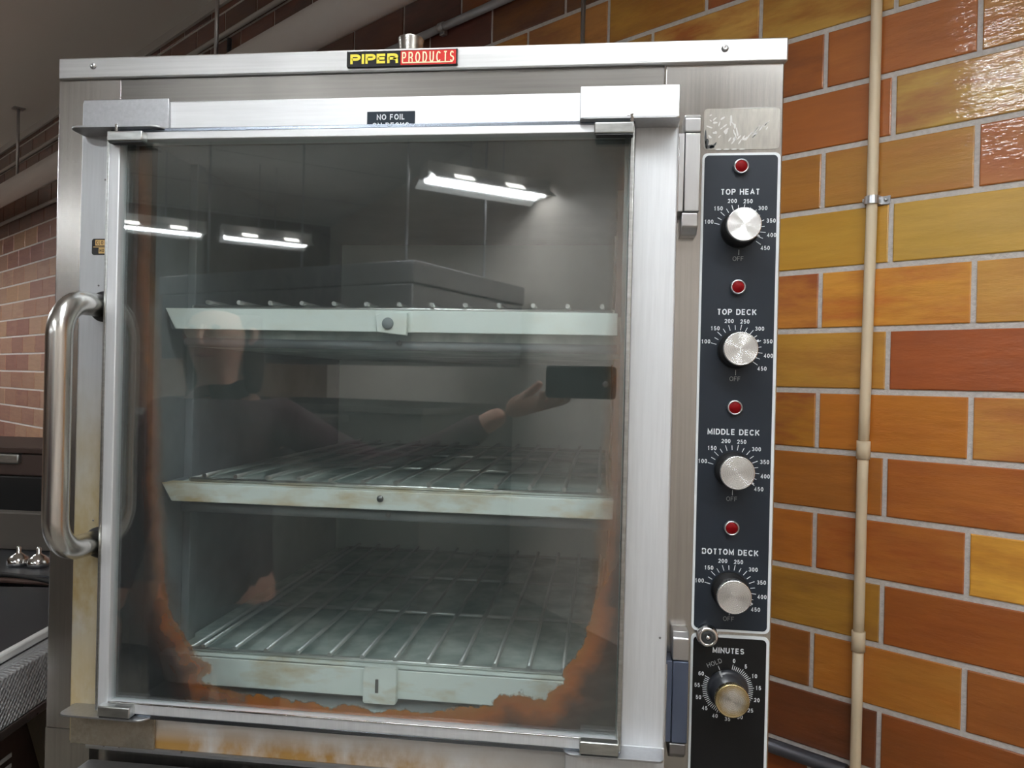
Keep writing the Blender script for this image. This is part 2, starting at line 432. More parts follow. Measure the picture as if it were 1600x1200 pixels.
m_plaster = mat('painted_wall', srgb(132, 108, 90), .7)
m_sheet = brushed('wall_sheet_metal', (.88, .80, .72, 1), .6, (1, 1, .05), .1, metal=0.)
m_tube = bpy.data.materials.new('lit_tube'); m_tube.use_nodes = True
P(m_tube).inputs['Emission Color'].default_value = (.93, .97, 1.0, 1); P(m_tube).inputs['Emission Strength'].default_value = TUBE
m_slot = bpy.data.materials.new('lit_slot'); m_slot.use_nodes = True
P(m_slot).inputs['Emission Color'].default_value = (1.0, .97, .92, 1); P(m_slot).inputs['Emission Strength'].default_value = 9
m_enamel = mat('white_enamel', srgb(225, 225, 222), .4)

# ------------------------------------------------------------------ brick wall
S0, S1 = -8.5, 2.36
PITCH, BL, Z0 = .1357, .3048, 1.4471
G = .0064
# (course, index): colours of the bricks that stand near the oven, as lit, shade on the low courses included
TAN, OCH, RST, DRK, RED, UMB = (178, 138, 84), (172, 126, 62), (150, 84, 38), (122, 66, 30), (150, 80, 52), (150, 98, 46)
FIX = {
 (6, 0): (TAN, UMB), (6, 1): (TAN, UMB), (6, 2): (UMB, RED),
 (5, -1): (RST, DRK), (5, 0): (RST, (158, 92, 48)), (5, 1): ((160, 98, 62), (172, 128, 88)), (5, 2): (RED, (160, 112, 80)), (5, -2): (UMB, RST),
 (4, 0): (RST, (156, 88, 40)), (4, 1): ((180, 146, 98), (150, 96, 70)), (4, -1): (DRK, RST), (4, 2): (RED, TAN),
 (3, -1): (UMB, (160, 106, 46)), (3, 0): ((162, 116, 60), (158, 106, 58)), (3, 1): ((154, 88, 56), (160, 98, 64)),
 (2, 0): ((172, 128, 52), (176, 134, 60)), (2, 1): ((176, 140, 78), (184, 146, 86)), (2, 2): ((172, 136, 80), TAN),
 (1, -1): ((140, 74, 44), (178, 116, 58)), (1, 0): ((194, 136, 66), (170, 98, 42)), (1, 1): ((184, 136, 82), (170, 118, 70)),
 (0, 0): ((176, 130, 66), (158, 108, 56)), (0, 1): ((148, 74, 34), (138, 68, 34)), (0, 2): (RST, DRK),
 (-1, -1): ((164, 110, 34), (132, 70, 36)), (-1, 0): ((172, 106, 36), (164, 98, 36)), (-1, 1): ((178, 124, 76), (160, 96, 62)),
 (-2, 0): ((142, 86, 34), (132, 80, 32)), (-2, 1): ((146, 84, 36), (134, 72, 30)), (-2, 2): (RST, DRK),
 (-3, -1): ((154, 92, 38), (140, 82, 34)), (-3, 0): ((134, 70, 30), (150, 90, 44)), (-3, 1): ((196, 146, 76), (170, 116, 54)),
 (-4, 0): ((146, 106, 48), (130, 90, 42)), (-4, 1): ((134, 74, 30), (126, 66, 28)),
 (-5, -1): ((112, 66, 30), (122, 74, 34)), (-5, 0): ((148, 92, 40), (156, 104, 54)), (-5, 1): ((124, 70, 34), (132, 76, 38)),
 (-6, 0): ((96, 50, 30), (84, 44, 28)), (-6, 1): ((112, 62, 30), (120, 64, 30)),
 (-7, -1): ((126, 62, 32), (110, 54, 30)), (-7, 0): ((116, 62, 30), (126, 74, 40)),
}
rnd = random.Random(5)
PAL = [TAN, OCH, RST, DRK, RED, UMB, (176, 122, 84), (140, 88, 56), (190, 146, 102), (120, 66, 44)]
FARPAL = [(196, 156, 138), (184, 138, 120), (202, 164, 142), (170, 122, 112), (188, 144, 126), (160, 108, 102), (202, 160, 130)]
UPPAL = [(118, 64, 54), (98, 56, 46), (132, 76, 56), (88, 50, 44), (112, 70, 44)]      # top courses: shade above the lamps put into the brick colour
def make_wall(name, s0, s1, facing):
    bm = BM()
    ca = bm.loops.layers.float_color.new('col_a'); cb = bm.loops.layers.float_color.new('col_b')
    bv, dep = .0022, .0040
    k = -11
    while Z0 + k * PITCH < CEIL:
        z0 = max(Z0 + k * PITCH, 0) + G; z1 = min(Z0 + (k + 1) * PITCH, CEIL) - G
        j0 = .073 if k % 2 else -.085
        i = math.floor((s0 - j0) / BL)
        while j0 + i * BL < s1:
            a = max(j0 + i * BL + G * .8, s0); b = min(j0 + (i + 1) * BL - G * .8, s1)
            if b - a > .02 and z1 - z0 > .02:
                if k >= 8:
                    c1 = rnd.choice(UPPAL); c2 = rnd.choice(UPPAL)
                elif facing and (k, i) in FIX: c1, c2 = FIX[(k, i)]
                elif facing and a > -1.2:
                    c1 = rnd.choice(PAL); c2 = rnd.choice(PAL)
                else:
                    c1 = rnd.choice(FARPAL); q = rnd.choice(FARPAL); c2 = tuple((u + v) / 2 for u, v in zip(c1, q))
                lf = (1.14 if k > -2 else 1.24) if a > -1.2 else .96  # low courses raised in colour to make up for lamp falloff
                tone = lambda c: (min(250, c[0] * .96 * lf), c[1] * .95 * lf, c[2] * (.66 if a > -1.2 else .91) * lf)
                A = srgb(*tone(c1)); B = srgb(*tone(c2))
                o4 = [(a, 0, z0), (b, 0, z0), (b, 0, z1), (a, 0, z1)]
                m4 = [(a, -dep + bv * .6, z0), (b, -dep + bv * .6, z0), (b, -dep + bv * .6, z1), (a, -dep + bv * .6, z1)]
                i4 = [(a + bv, -dep, z0 + bv), (b - bv, -dep, z0 + bv), (b - bv, -dep, z1 - bv), (a + bv, -dep, z1 - bv)]
                O = [bm.verts.new(p) for p in o4]; Mv = [bm.verts.new(p) for p in m4]; I = [bm.verts.new(p) for p in i4]
                fs = [bm.faces.new(I)]
                for q in range(4):
                    fs.append(bm.faces.new((O[q], O[(q + 1) % 4], Mv[(q + 1) % 4], Mv[q])))
                    fs.append(bm.faces.new((Mv[q], Mv[(q + 1) % 4], I[(q + 1) % 4], I[q])))
                for f in fs:
                    for lp in f.loops: lp[ca] = A; lp[cb] = B
            i += 1
        k += 1
    box(bm, s0, s1, 0, .12, 0, CEIL, mi=1)
    return obj(name, bm, [m_brick, m_mortar], None, 'structure')
# make_wall leaves the mortar 6 mm behind the brick faces (flush-raked joints)
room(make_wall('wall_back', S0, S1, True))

V1 = 9.6
def slab(name, x0, x1, y0, y1, z0, z1, m):
    bm = BM(); box(bm, x0, x1, y0, y1, z0, z1); return room(obj(name, bm, m, None, 'structure'))
slab('floor', S0 - .12, S1 + .12, -V1 - .12, .12, -.1, 0, m_floor)
bmc = BM(); box(bmc, S0 - .12, S1 + .12, -V1 - .12, .12, CEIL, CEIL + .1)
m_seam = mat('ceiling_seam', srgb(120, 114, 110), .9)
for q in range(9): box(bmc, S0, S1, -.9 - q * 1.22, -.892 - q * 1.22, CEIL - .002, CEIL, mi=1)
room(obj('ceiling', bmc, [m_ceil, m_seam], None, 'structure'))
slab('wall_left', S0 - .12, S0, -V1, 0, 0, CEIL, m_plaster)
slab('wall_right', S1, S1 + .12, -V1, 0, 0, CEIL, m_sheet)
slab('wall_front', S0 - .12, S1 + .12, -V1 - .12, -V1, 0, CEIL, m_plaster)
slab('trim_1', S0, S1, -.022, -.006, CEIL - .050, CEIL, m_trim)

# pipes along the wall
bm = BM(); tube(bm, [(-6.6, -.20, 2.735), (-3.0, -.20, 2.735), (S1 - .02, -.20, 2.735)], .069, 28)
pipe_root = thing('overhead_pipe', 'thick white jacketed pipe running under the ceiling beside the brick wall', 'pipe'); room(pipe_root)
obj('pipe_run', bm, m_lag, pipe_root)
bm = BM(); tube(bm, [(S0 + .02, -.20, 2.735), (-6.6, -.20, 2.735)], .050, 24); obj('narrow_section', bm, m_lag, pipe_root)
bm = BM(); tube(bm, [(-6.66, -.20, 2.735), (-6.58, -.20, 2.735)], .074, 28); obj('jacket_band', bm, m_trim, pipe_root)
for s, lab in ((-2.50, 'thin steel hanger rod of the white pipe, rising above the oven lid'), (-5.48, 'thin steel hanger rod of the white pipe, near the left picture edge')):
    bm = BM(); tube(bm, [(s, -.20, CEIL - .001), (s, -.20, 2.80)], .009 if s > -4 else .010, 10)
    box(bm, s - .035, s + .035, -.235, -.165, CEIL - .008, CEIL, .002)
    o = obj('hanger_rod', bm, m_galv, pipe_root)
def run(name, label, pts, r, m, cat='pipe', clips=(), clipmat=None):
    root = thing(name, label, cat); room(root)
    bm = BM(); tube(bm, pts, r, 14); obj('pipe_run', bm, m, root)
    for (s, y, z) in clips:
        bm = BM(); lathe_ = [(s - .012, y, z), (s + .012, y, z)]; tube(bm, lathe_, r + .003, 14)
        box(bm, s - .012, s + .012, y - .002, -.006, z - r - .012, z - r + .002, .001)
        obj('pipe_clip', bm, clipmat or m_galv, root)
    return root
run('upper_conduit', 'thin light conduit high on the wall above the thick white pipe', [(S0 + .02, -.019, 3.085), (.10, -.019, 3.085)], .012, m_trim, 'conduit', [(-3.3, -.019, 3.085)])
run('lower_conduit', 'grey steel conduit on the brick wall below the thick white pipe', [(S0 + .02, -.020, 2.648), (.10, -.020, 2.648)], .0135, m_greypipe, 'conduit',
    [(-1.22, -.020, 2.648), (-4.6, -.020, 2.648)])
run('floor_side_pipe', 'dark steel pipe low on the brick wall at the bottom right of the oven', [(-1.0, -.024, .622), (.162, -.024, .622)], .016, m_darkpipe, 'pipe')
run('riser_conduit', 'dark narrow conduit standing upright high on the wall', [(-2.745, -.02, 2.68), (-2.745, -.02, 3.05)], .011, m_darkpipe, 'conduit')
run('drop_rod', 'slim bluish steel rod standing behind the oven lid near the brick wall', [(-.582, -.06, .002), (-.582, -.06, CEIL - .001)], .0065, m_galv, 'rod')

# cream electrical conduit with couplings and one strap
root = thing('cream_conduit', 'cream painted vertical conduit strapped to the brick wall right of the oven', 'conduit'); room(root)
SX = lambda z: .1795 + .0065 * min(1, max(0, (z - 1.25) / .6))
def seg(name, z0, z1, r, n=6):
    bm = BM(); tube(bm, [(SX(z0 + (z1 - z0) * i / n), -.020, z0 + (z1 - z0) * i / n) for i in range(n + 1)], r, 20); return obj(name, bm, m_cream, root)
seg('conduit_tube', .001, .91, .0112); seg('conduit_tube', .91, 1.32, .0112); seg('conduit_tube', 1.32, CEIL - .07, .0112, 20)
seg('coupling', .888, .931, .0140, 2); seg('coupling', 1.302, 1.341, .0140, 2)
bm = BM(); sx = SX(1.856)
arc = [(sx + .0135 * math.cos(a), -.020 - .0135 * math.sin(a)) for a in [PI * q / 10 for q in range(11)]]
prof = [(sx + .033, -.0062), (sx + .0145, -.0062)] + arc + [(sx - .0145, -.0062), (sx - .024, -.0062)]
inner = [(sx - .024, -.0082), (sx - .0160, -.0082)] + [(sx + .0155 * math.cos(a), -.020 - .0155 * math.sin(a)) for a in [PI * q / 10 for q in range(10, -1, -1)]] + [(sx + .0160, -.0082), (sx + .033, -.0082)]
n_ = len(prof)
P0 = prof; P1 = inner[::-1]
for i in range(n_ - 1):
    q = [P0[i], P0[i + 1], P1[i + 1], P1[i]]
    prism(bm, q, 1.849, 1.866, 'xy')
obj('pipe_strap', bm, m_galv, root)
for dx in (.024, -.019):
    bm = BM(); lathe(bm, [(.004, -.0082), (.004, -.010), (.002, -.0112), (0.0001, -.0112)], sx + dx, 1.8575, 16); obj('strap_screw', bm, m_screw, root)

# ------------------------------------------------------------------ fluorescent lights (behind and above the camera)
def fixture(label, s0, s1, v, z, n):
    root = thing('strip_light', label, 'light'); room(root)
    bm = BM(); box(bm, s0, s1, -v - .055, -v + .055, z + .03, z + .09, .004); obj('housing', bm, m_enamel, root)
    for sg in (-1, 1):
        bm = BM()
        prism(bm, [(-v + sg * .05, z + .035), (-v + sg * .16, z - .035), (-v + sg * .165, z - .033), (-v + sg * .05, z + .040)], s0, s1, 'yz')
        obj('reflector_wing', bm, m_enamel, root)
        q = s0 + .15
        while q < s1 - .1:
            bm = BM()
            prism(bm, [(-v + sg * .085, z + .0215), (-v + sg * .125, z - .004), (-v + sg * .126, z - .0025), (-v + sg * .086, z + .023)], q, q + .12, 'yz')
            obj('reflector_slot', bm, m_slot, root)
            q += .35
    L_ = (s1 - s0) / n
    for i in range(n):
        for dy in (-.055, .055):
            bm = BM(); tube(bm, [(s0 + i * L_ + .03, -v + dy, z + .005), (s0 + (i + 1) * L_ - .03, -v + dy, z + .005)], .0235, 10); obj('tube', bm, m_tube, root)
    for e in (s0, s1):
        bm = BM(); box(bm, e - .01, e + .01, -v - .06, -v + .06, z - .01, z + .09, .003); obj('end_cap', bm, m_enamel, root)
    for q in (s0 + .3, s1 - .3):
        bm = BM(); tube(bm, [(q, -v, z + .09), (q, -v, CEIL)], .005, 8); obj('hanging_rod', bm, m_galv, root)
fixture('fluorescent strip light hanging almost over the camera, parallel to the brick wall', -.05, 2.3, 1.75, 2.72, 2)
fixture('added fluorescent strip light hanging two metres behind the camera, parallel to the brick wall', .12, 1.18, 3.85, 2.72, 1)  # unseen lamp added to throw light deep into the oven
fixture('fluorescent strip light hanging in the middle of the kitchen', 1.50, 2.33, 4.6, 2.66, 1)
fixture('long fluorescent strip light farthest from the oven', -1.9, .62, 7.25, 2.64, 2)
fixture('short fluorescent strip light at the far end, in line with the long one', .76, 1.50, 7.25, 2.64, 1)
fixture('fluorescent strip light over the left part of the kitchen', -5.2, -2.8, 2.6, 2.72, 2)

fixture('added fluorescent strip light over the far left end of the kitchen', -8.2, -5.7, 1.7, 2.72, 2)  # unseen lamp added to brighten the far bricks and ceiling
# big stainless cabinet behind the camera, seen mirrored in the door glass
root = thing('exhaust_hood', 'grey stainless exhaust hood hanging on rods behind the camera', 'hood', (-.74, -3.1, 0))
root.rotation_euler = (0, 0, -68.3 * D2R)
bm = BM(); box(bm, .01, 1.24, -2.0, -.01, 1.55, 1.96, .01); obj('hood_skirt', bm, m_dsteel_v, root)
bm = BM(); box(bm, 0, 1.25, -2.02, 0, 1.961, 2.08, .008); obj('hood_top', bm, m_dsteel_v, root)
for hx_ in (.2, 1.05):
    for hy_ in (-1.8, -.2):
        bm = BM(); tube(bm, [(hx_, hy_, 2.08), (hx_, hy_, CEIL)], .008, 8); obj('hanger_rod', bm, m_galv, root)

m_dark = mat('dark_enamel', srgb(92, 88, 82), .5)
def filler_bench(name, label, cat, loc, rz, w, d, h, dark=True):
    r = thing(name, label, cat, loc); r.rotation_euler = (0, 0, rz)
    bm = BM(); box(bm, 0, w, -d, 0, h - .04, h, .006); obj('worktop', bm, m_dark, r)
    bm = BM(); box(bm, .03, w - .03, -d + .03, -.03, .12, h - .041, .004); obj('cupboard', bm, m_dark, r)
    for x in (.08, w - .08):
        for y in (-d + .08, -.08):
            bm = BM(); tube(bm, [(x, y, 0), (x, y, .12)], .02, 12); obj('foot', bm, m_galv, r)  # feet of the added filler blocks
filler_bench('filler_range', 'added dark block shaped like a range under the hood, darkening the glass reflection', 'cooker', (-.70, -3.2, 0), -68.3 * D2R, 1.1, 1.8, 1.30)  # added to keep the lower glass reflection dark
filler_bench('filler_counter', 'added dark block shaped like a counter behind the camera, darkening the glass reflection', 'counter', (-3.6, -2.9, 0), 8 * D2R, 2.4, .7, 1.25)  # also added as a dark mass for the door glass to mirror
# ------------------------------------------------------------------ the oven
oven = thing('deck_oven', 'stainless steel oven with a large glass door, three lit-up shelves and a black dial panel', 'oven')
oven['label'] = 'stainless steel bakery oven with a large framed glass door and a dark panel of dials'
HX = .457; DEP = .85; TOP = 1.8305; BOT = .14
CX0, CX1, CZ0, CZ1, CD = -.325, .283, 1.035, 1.745, .72     # baking chamber
# outer cabinet: front skin in three sheets around the door opening, sides, back, top, bottom
bm = BM()
box(bm, -HX, -.3715, 0, .012, .985, TOP, .0015, mi=1)
box(bm, -.3705, .3200, 0, .012, CZ1, TOP, .0012)
box(bm, .3210, HX, 0, .012, .5, TOP, .0015, mi=1)
box(bm, -.3705, CX0, 0, .012, .985, CZ1, .0)
box(bm, CX1, .3200, 0, .012, .985, CZ1, .0)
box(bm, -.3705, .3200, 0, .012, .985, CZ0)
obj('front_panel', bm, [m_steel, m_col], oven)
bm = BM()
box(bm, -HX, -HX + .012, .012, DEP, BOT, TOP, .002); box(bm, HX - .012, HX, .012, DEP, BOT, TOP, .002)
box(bm, -HX + .012, HX - .012, DEP - .012, DEP, BOT, TOP); box(bm, -HX + .012, HX - .012, .012, DEP - .012, BOT, BOT + .02)
box(bm, -HX + .012, HX - .012, .012, DEP - .012, TOP - .014, TOP - .002)
obj('side_casing', bm, m_steel_v, oven)
# strip of weld at the two sheet joints
for x in (-.371, .3205):
    bm = BM(); box(bm, x - .0011, x + .0011, -.0007, .001, CZ1 + .01, TOP - .001, .0004); obj('weld_seam', bm, m_chrome, oven)
# lid
lid_bm = BM()
box(lid_bm, -.4545, .4600, -.005, .002, 1.829, 1.8565, .002, 3)
box(lid_bm, -.4545, .4600, .002, DEP + .003, 1.8305, 1.8545, .002)
lid = obj('lid', lid_bm, m_lid, oven)
for x in (-.406, .3883):
    bm = BM(); lathe(bm, [(.0042, -.0048), (.0040, -.0062), (.0026, -.0078), (.0012, -.0080), (.0010, -.0072), (.0001, -.0072)], x, 1.845, 20)
    obj('lid_screw', bm, m_screw, lid)
bm = BM(); rp = random.Random(8)
prism(bm, [(.284, 1.8325), (.290, 1.8535), (.2985, 1.8545), (.316, 1.8540), (.3125, 1.8460), (.3105, 1.8330), (.300, 1.8318)], -.0053, -.0046, 'xz')
for q in range(10): prism(bm, [(.280 + q * .004 + rp.uniform(0, .002), 1.8325 + rp.uniform(0, .018)), (.2815 + q * .004, 1.8330 + rp.uniform(.002, .020)), (.2835 + q * .004, 1.8345 + rp.uniform(0, .012))], -.0054, -.0046, 'xz')
obj('worn_patch', bm, m_plate, lid, label='dull rubbed patch')
# badge
badge = None
bm = BM(); prism(bm, rrect(-.0668, .0716, 1.8333, 1.8532, .0012), -.0085, -.0048, 'xz', .0006)
m_badge_k = mat('badge_black', srgb(24, 24, 28), .3, Specular_IOR_Level=.2); m_badge_r = mat('badge_red', srgb(196, 36, 28), .4, Specular_IOR_Level=.3)
m_badge_y = mat('badge_yellow', srgb(246, 226, 70), .5)
m_badge_e = mat('badge_rim', (.6, .6, .6, 1), .3, 1.)
badge = obj('name_badge', bm, m_badge_k, oven, label='black and red name badge on the lid edge')
bm = BM(); prism(bm, rrect(.0012, .0700, 1.8343, 1.8514, .0008), -.0089, -.0084, 'xz'); obj('red_field', bm, m_badge_r, badge)
bm = BM(); box(bm, -.0655, .0705, -.0092, -.0080, 1.8518, 1.8530, .0003); obj('bright_rim', bm, m_badge_e, badge)
text('yellow_lettering', [('PIPER', -.0320, 1.8428, .0118)], -.0090, m_badge_y, badge, bold=.26, sx=1.56, spacing=.11)
bm = BM(); text_bm(bm, 'PRODUCTS', .0354, 1.8432, .0130, -.0094, bold=.12, sx=.58, spacing=.22)
box(bm, .0035, .0660, -.0094, -.0090, 1.8360, 1.8374)
obj('white_lettering', bm, mat('badge_cream', srgb(250, 240, 196), .5), badge)
# flue stub
bm = BM(); lathe(bm, [(.0140, 1.8546), (.0148, 1.886), (.0170, 1.9105), (.0174, 1.9135), (.0174, 1.9140), (.0172, 1.9145), (.0158, 1.9145), (.0155, 1.9142), (.0150, 1.890), (.0001, 1.889)], -.015, 0, 28, 'z', cy=.10)
obj('flue_stub', bm, m_steel_v, oven)

# baking chamber
bm = BM()
t = .008
box(bm, CX0 - t, CX0, .012, CD, CZ0 - t, CZ1 + t); box(bm, CX1, CX1 + t, .012, CD, CZ0 - t, CZ1 + t)
box(bm, CX0, CX1, .012, CD, CZ0 - t, CZ0); box(bm, CX0, CX1, .012, CD, CZ1, CZ1 + t)
chamber = obj('baking_chamber', bm, m_cavity, oven)
bm = BM(); box(bm, CX0 - t, CX1 + t, CD, CD + t, CZ0 - t, CZ1 + t); obj('chamber_back', bm, m_back, chamber)
for (x, y) in ((CX0 + .006, .10), (CX1 - .006, .26), (CX1 - .006, .62)):
    bm = BM(); box(bm, x - .006, x + .006, y - .010, y + .010, CZ0, CZ1, .0015)
    if x > 0:
        for q in range(26):
            zz = CZ0 + .04 + q * .0262
            box(bm, x - .0064, x + .0064, y - .004, y + .004, zz, zz + .008, mi=1)
    obj('shelf_standard', bm, [m_cavity, m_hole], chamber)

# three decks with their fronts
def deck(zt, zf0, zb0, tab, name_i):
    root = None
    bm = BM()
    # plate box, open chamfered left end
    prism(bm, [(CX0 + .004, zt - .003), (CX1 - .003, zt - .003), (CX1 - .003, zb0), (CX0 + .030, zb0)], .050, CD - .01, 'xz')
    root = obj('deck_plate', bm, m_deck_top, oven)
    bm = BM()
    prism(bm, [(-.336 + .016, zt), (.272, zt), (.272, zf0), (-.3055, zf0)], .028, .034, 'xz', .0008)
    box(bm, -.318, .272, .030, .052, zt - .002, zt, .0006)
    obj('deck_front', bm, m_deck, root)
    bm = BM()
    prism(bm, [(-.336 + .014, zt), (-.318, zt), (-.3050, zf0), (-.3140, zf0)], .034, .090, 'xz'); obj('deck_end', bm, m_cavity, root)
    bm = BM(); tube(bm, [(-.300, .046, zb0 + .005), (.272, .046, zb0 + .005)], .006, 12); obj('front_rail', bm, m_cavity, root)
    return root
d1 = deck(1.5375, 1.5100, 1.4885, True, 1)
d2 = deck(1.3070, 1.2832, 1.2680, False, 2)
d3 = deck(1.0800, 1.0440, 1.0360, True, 3)
# tabs and screws on the fronts
bm = BM(); prism(bm, [(-.032, 1.5315), (-.024, 1.5330), (.009, 1.5345), (.0088, 1.5055), (-.030, 1.5095)], .020, .027, 'xz', .001)
tb = obj('front_tab', bm, m_deck, d1)
bm = BM(); lathe(bm, [(.0075, .019), (.0065, .0175), (.0001, .0175)], -.0155, 1.5205, 20); obj('tab_bolt', bm, m_cavity, d1)
bm = BM(); lathe(bm, [(.0045, .027), (.0040, .0255), (.0001, .0255)], -.0225, 1.2975, 18)
box(bm, -.0265, -.0185, .0250, .0256, 1.2970, 1.2982); obj('front_screw', bm, m_cast_dull, d2)
bm = BM(); prism(bm, rrect(-.0360, .0062, 1.0410, 1.0865, .002), .016, .027, 'xz', .0012); obj('front_tab', bm, m_deck, d3)
bm = BM(); box(bm, -.020, -.016, .0145, .0165, 1.055, 1.072, .0005, rot=None); obj('tab_mark', bm, m_cast_dull, d3)
for (x, z, d) in ((-.0055, 1.4965, d1), (-.0150, 1.2755, d2)):
    bm = BM(); lathe(bm, [(.0035, .040), (.0035, .0385), (.0001, .0385)], x, z, 14); obj('rail_screw', bm, m_cast_dull, d)

# wire racks lying on the decks
def rack(label, zc, zf, mt, x0, shift=0):
    root = thing('wire_rack', label, 'rack', (0, 0, 0), 'wire racks on the three oven decks')
    zr = zf
    n = 13
    xs = [x0 + i * .0434 for i in range(n) if x0 + i * .0434 < .262]
    proto = None
    for x in xs:
        if proto is None:
            bm = BM(); tube(bm, [(0, .046, zr + .0062), (0, .0405, zr + .0062), (0, .30, zr + .0062), (0, .70, zr + .0062)][1:], .0030, 10)
            me = bm
            proto = obj('rack_wire', bm, mt, root); proto.location.x = x
        else:
            o = proto.copy(); COL.objects.link(o); o.parent = root; o.location.x = x
    for y in (.048, .262, .475, .69):
        bm = BM(); tube(bm, [(x0 - .022, y, zr), (.266, y, zr)], .0029, 10); obj('cross_wire', bm, mt, root)
    for x in (x0 - .022, .266):
        bm = BM(); tube(bm, [(x, .046, zr), (x, .692, zr)], .0029, 10); obj('side_wire', bm, mt, root)
    return root
rack('pale wire rack on the top deck, seen edge-on through the glass', 0, 1.5408, m_rod, -.268)
rack('greyed wire rack on the middle deck with a stained front', 0, 1.3103, m_rod, -.267)
rack('dull wire rack on the bottom deck among brown grease marks', 0, 1.0833, m_rod_dull, -.2632)

# ------------------------------------------------------------------ door
DY0, DY1 = -.036, -.003
bm = BM()
box(bm, -.3975, -.340, DY0, DY1, .9875, 1.788, .0025)
door = obj('door_frame', bm, m_alu, oven)
bm = BM(); box(bm, .2845, .335, DY0, DY1, 1.0155, 1.7882, .0025); obj('right_stile', bm, m_alu_clean, door)
bm = BM(); box(bm, -.340, .2845, DY0 + .0006, DY1, 1.7425, 1.7862, .002); obj('top_rail', bm, m_alu_top, door)
bm = BM(); box(bm, -.340, .335, DY0 + .0006, DY1, .9870, 1.0395, .002); obj('bottom_rail', bm, m_alu_bot, door)
# glass channel in front of the stiles
GX0, GX1, GZ0, GZ1 = -.3425, .2850, 1.0405, 1.7405
gy0, gy1 = -.061, -.0365
w = .0135
bm = BM()
box(bm, GX0, GX0 + w, gy0, gy1, GZ0, GZ1, .0012)
ch = obj('glass_channel', bm, m_alu_clean, door)
for (nm, a) in (('glass_channel', (GX1 - .0050, GX1, gy0, gy1, GZ0, GZ1)), ('glass_channel', (GX0 + w, GX1 - .005, gy0, gy1, GZ1 - .0095, GZ1)),
                ('glass_channel', (GX0 + w, GX1 - .005, gy0, gy1, GZ0, GZ0 + .0125))):
    bm = BM(); box(bm, *a, .0010); obj(nm, bm, m_alu_top if a[4] > 1.6 else (m_clip if a[0] > .2 else m_alu_clean), door)
bm = BM(); box(bm, GX0 - .0050, GX0 - .0012, gy0 + .002, gy1, GZ0, GZ1, .0008)
box(bm, GX0 - .0012, GX0 - .0001, gy0 + .006, gy1, GZ0, GZ1, 0, mi=1)
box(bm, GX0, GX1, gy0 + .002, gy1, GZ1 + .0003, GZ1 + .0050, .0008, mi=2); box(bm, GX0, GX1, gy0 + .002, gy1, GZ0 - .0060, GZ0 - .0005, .0008, mi=2)
obj('channel_edge', bm, [m_clip, m_gasket, m_strip], door)
# bright bead along the bottom
bm = BM(); box(bm, GX0 + w, GX1 - .006, gy0 - .0008, gy0 + .001, GZ0 + .0118, GZ0 + .0135, .0004); obj('bottom_bead', bm, m_chrome, door)
# greenish inner glass edges / seal
bm = BM()
box(bm, GX0 + w, GX0 + w + .0075, -.0455, -.040, GZ0 + .0125, GZ1 - .0095, .0008); box(bm, GX1 - .0105, GX1 - .0050, -.0455, -.040, GZ0 + .0125, GZ1 - .0095, .0008)
box(bm, GX0 + w, GX1 - .005, -.0455, -.040, GZ0 + .0125, GZ0 + .0185, .0008)
obj('glass_seal', bm, m_glass_edge, door)
bm = BM(); box(bm, GX0 + w - .001, GX1 - .004, -.0545, -.0505, GZ0 + .0115, GZ1 - .0085); obj('glass_pane', bm, m_glass, door)

# grease on the inner face of the glass
clean = [(-.302, 1.80), (-.296, 1.60), (-.286, 1.45), (-.277, 1.30), (-.268, 1.20), (-.256, 1.160), (-.236, 1.132), (-.224, 1.112), (-.205, 1.100), (-.212, 1.083),
         (-.185, 1.072), (-.13, 1.066), (-.022, 1.0632), (.06, 1.064), (.10, 1.069), (.115, 1.0765), (.135, 1.079), (.145, 1.088), (.172, 1.0945), (.186, 1.086), (.200, 1.089),
         (.205, 1.099), (.218, 1.108), (.226, 1.1345), (.240, 1.150), (.246, 1.18), (.2527, 1.21), (.2585, 1.26), (.2625, 1.32), (.2655, 1.45), (.268, 1.60), (.275, 1.80)]
def sdist(x, z):
    best = 1e9
    n = len(clean)
    inside = False
    for i in range(n):
        x1, z1 = clean[i]; x2, z2 = clean[(i + 1) % n]
        if i < n - 1:
            dx, dz = x2 - x1, z2 - z1
            tt = max(0, min(1, ((x - x1) * dx + (z - z1) * dz) / (dx * dx + dz * dz)))
            best = min(best, math.hypot(x - x1 - tt * dx, z - z1 - tt * dz))
        if (z1 > z) != (z2 > z) and x < (x2 - x1) * (z - z1) / (z2 - z1) + x1: inside = not inside
    return -best if inside else best
bm = BM(); lay = bm.verts.layers.float_color.new('grease')
nx, nzv = 150, 175
gx0, gx1, gz0, gz1 = GX0 + w + .001, GX1 - .006, GZ0 + .013, GZ1 - .010
grid = []
for j in range(nzv + 1):
    row = []
    for i in range(nx + 1):
        x = gx0 + (gx1 - gx0) * i / nx; z = gz0 + (gz1 - gz0) * j / nzv
        v = bm.verts.new((x, -.0475, z))
        d = sdist(x, z)
        left = x < -.16
        # width over which the film turns from amber to black
        sc = .085 if z < 1.20 else .05
        if left: sc = .085 if z < 1.2 else .045
        val = .5 + d / sc * .5
        cr = 1.0 if (z < 1.16) else max(0., 1 - (z - 1.16) / .10)
        if left: cr *= .55
        op = 1.0
        if left: op = .96 if z < 1.35 else max(.70, .96 - (z - 1.35) * .8)
        elif z > 1.30: op = max(.55, .97 - (z - 1.30) * 1.2)
        v[lay] = (max(0, min(1, val)), cr, op, 1)
        row.append(v)
    grid.append(row)
for j in range(nzv):
    for i in range(nx): bm.faces.new((grid[j][i], grid[j][i + 1], grid[j + 1][i + 1], grid[j + 1][i]))
obj('grease_film', bm, m_film, door, label='baked-on brown grease on the inner glass')

